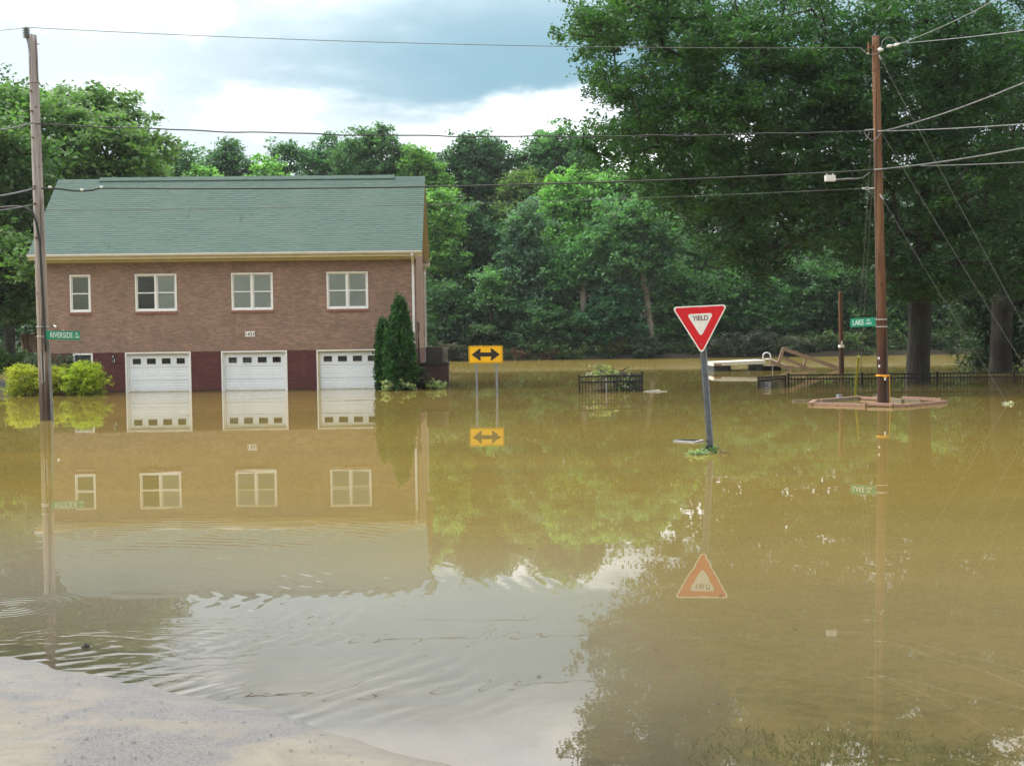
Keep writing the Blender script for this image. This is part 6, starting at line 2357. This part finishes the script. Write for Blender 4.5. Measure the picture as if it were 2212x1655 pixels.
tbeam(TF(1950, 864.5, .04), TF(1990, 866.5, .04), 'timber_grey', w_=0.06, h_=0.10)
mb = MB()
mb.beam(TF(1713, 866.5, .02), TF(1748, 866, .02), 0.12, 0.06)
mb.build('loose_end', 'timber_grey', tf)
# floating scraps near the guy wire anchor
for (x, y, lab, sd_) in ((2177, 873, 'white flecks of debris where the guy wire meets the water', 81), (1897, 857, 'tiny twig cluster behind the timber frame', 82)):
    debris('floating_scraps', G(x, y), lab, 'debris', sd_, 8, 10, 0.14, 0.06, 0.05, 0.05, (0.45, 0.45, 0.40), 'board_pale', 0.010, 0.7)
# clay jar lid / can bobbing near the far pole
cn = G(1817, 864)
mb = MB()
mb.tube([(0, 0, -0.05), (0, 0, 0.16)], 0.09, 12)
can = mb.build('floating_can', 'galvanised', smooth=False)
can.location = cn + Vector((0, 0.2, 0))
tag(can, 'small grey can floating behind the timber frame', 'can')

# ------------------------------------------------------------------ near ground details
# dark little stone in the shallows at the left, drift lines, grass tufts under water at the right
s0 = G(185, 1396)
mb = MB()
mb.tube([(0, 0, -0.03), (0, 0, 0.0), (0, 0, 0.012), (0, 0, 0.018)], [0.028, 0.030, 0.024, 0.008], 9)
o = mb.build('dark_pebble', 'dark_debris', smooth=True)
o.location = s0
tag(o, 'small round dark thing poking out of the shallows at left', 'pebble')

rgg = np.random.default_rng(90)
V_, F_, T_ = [], [], []
nb_ = 0
for k in range(1700):
    px, py = rgg.normal(1790, 170), 1625 + abs(rgg.normal()) * 40 - rgg.random() * 60
    if px < 1480:
        continue
    g = G(px, py, -0.03)
    gx_, gy_ = g.x, g.y
    gz = float(height(gx_, gy_))
    if rgg.random() > (0.2 + 0.8 * float(vnoise(gx_, gy_, 5.0, 12)) ** 2):
        continue
    h_ = min(0.015 + rgg.random() * 0.03, -gz + (0.012 if rgg.random() < 0.10 else -0.004))
    if h_ < 0.01:
        continue
    a_ = rgg.random() * 6.28
    dx_, dy_ = math.cos(a_) * 0.004, math.sin(a_) * 0.004
    lx, ly = rgg.normal() * 0.02, rgg.normal() * 0.02
    V_ += [(gx_ - dx_, gy_ - dy_, gz), (gx_ + dx_, gy_ + dy_, gz), (gx_ + lx + dx_ * .3, gy_ + ly + dy_ * .3, gz + h_), (gx_ + lx - dx_ * .3, gy_ + ly - dy_ * .3, gz + h_)]
    F_.append((nb_, nb_ + 1, nb_ + 2, nb_ + 3))
    nb_ += 4
    T_ += [rgg.random()] * 4
gr = np_mesh('grass', np.array(V_), np.array(F_), 'leaves', tone=np.array(T_))
gr.color = (0.045, 0.075, 0.020, 1)
tag(gr, 'drowned grass blades just under the water at the lower right', 'grass', kind='stuff')

# leaf litter and grit drifting on the near water and lying on the silt
V_, F_, T_ = [], [], []
nb_ = 0
for k in range(210, 420):
    if k < 270:
        px, py = rgg.uniform(1100, 2150), rgg.uniform(900, 1600)
    else:
        px, py = rgg.uniform(20, 800), rgg.uniform(1450, 1650)
    g = G(px, py, 0.0)
    gz = float(height(g.x, g.y))
    if k < 270:
        zz = 0.004
        s = rgg.uniform(0.006, 0.018) * (0.6 if k < 210 else 1.0 + g.y * 0.03)
    else:
        if gz < 0.004:
            continue
        g = G(px, py, gz)
        zz = float(height(g.x, g.y)) + 0.006
        s = rgg.uniform(0.004, 0.012)
    a_ = rgg.random() * 6.28
    ca, sa = math.cos(a_) * s, math.sin(a_) * s
    V_ += [(g.x - ca, g.y - sa, zz), (g.x + sa * .5, g.y - ca * .5, zz + s * .3), (g.x + ca, g.y + sa, zz), (g.x - sa * .5, g.y + ca * .5, zz + s * .2)]
    F_.append((nb_, nb_ + 1, nb_ + 2, nb_ + 3))
    nb_ += 4
    T_ += [rgg.random() * (0.3 if not 210 <= k < 270 else 1.0)] * 4
lt = np_mesh('leaf_litter', np.array(V_), np.array(F_), 'leaves', tone=np.array(T_))
lt.color = (0.075, 0.065, 0.040, 1)
tag(lt, 'specks of leaf litter drifting on the water and lying on the silt', 'litter', kind='stuff')


# ------------------------------------------------------------------ humid summer air
m = bpy.data.materials.new('haze')
m.use_nodes = True
m.node_tree.nodes.clear()
nt_ = NT(m.node_tree)
vol = nt_.add('ShaderNodeVolumePrincipled', inp={'Color': (0.88, 0.95, 0.97, 1), 'Density': 0.00016, 'Anisotropy': 0.2})
nt_.l.new(vol.outputs[0], nt_.add('ShaderNodeOutputMaterial').inputs['Volume'])
MATS['haze'] = m
mb = MB()
mb.box(-905, 905, -45, 1510, -6.5, 48)
hz_ = mb.build('haze', 'haze')
tag(hz_, kind='stuff')
hz_['label'] = 'thin humid haze in the air'
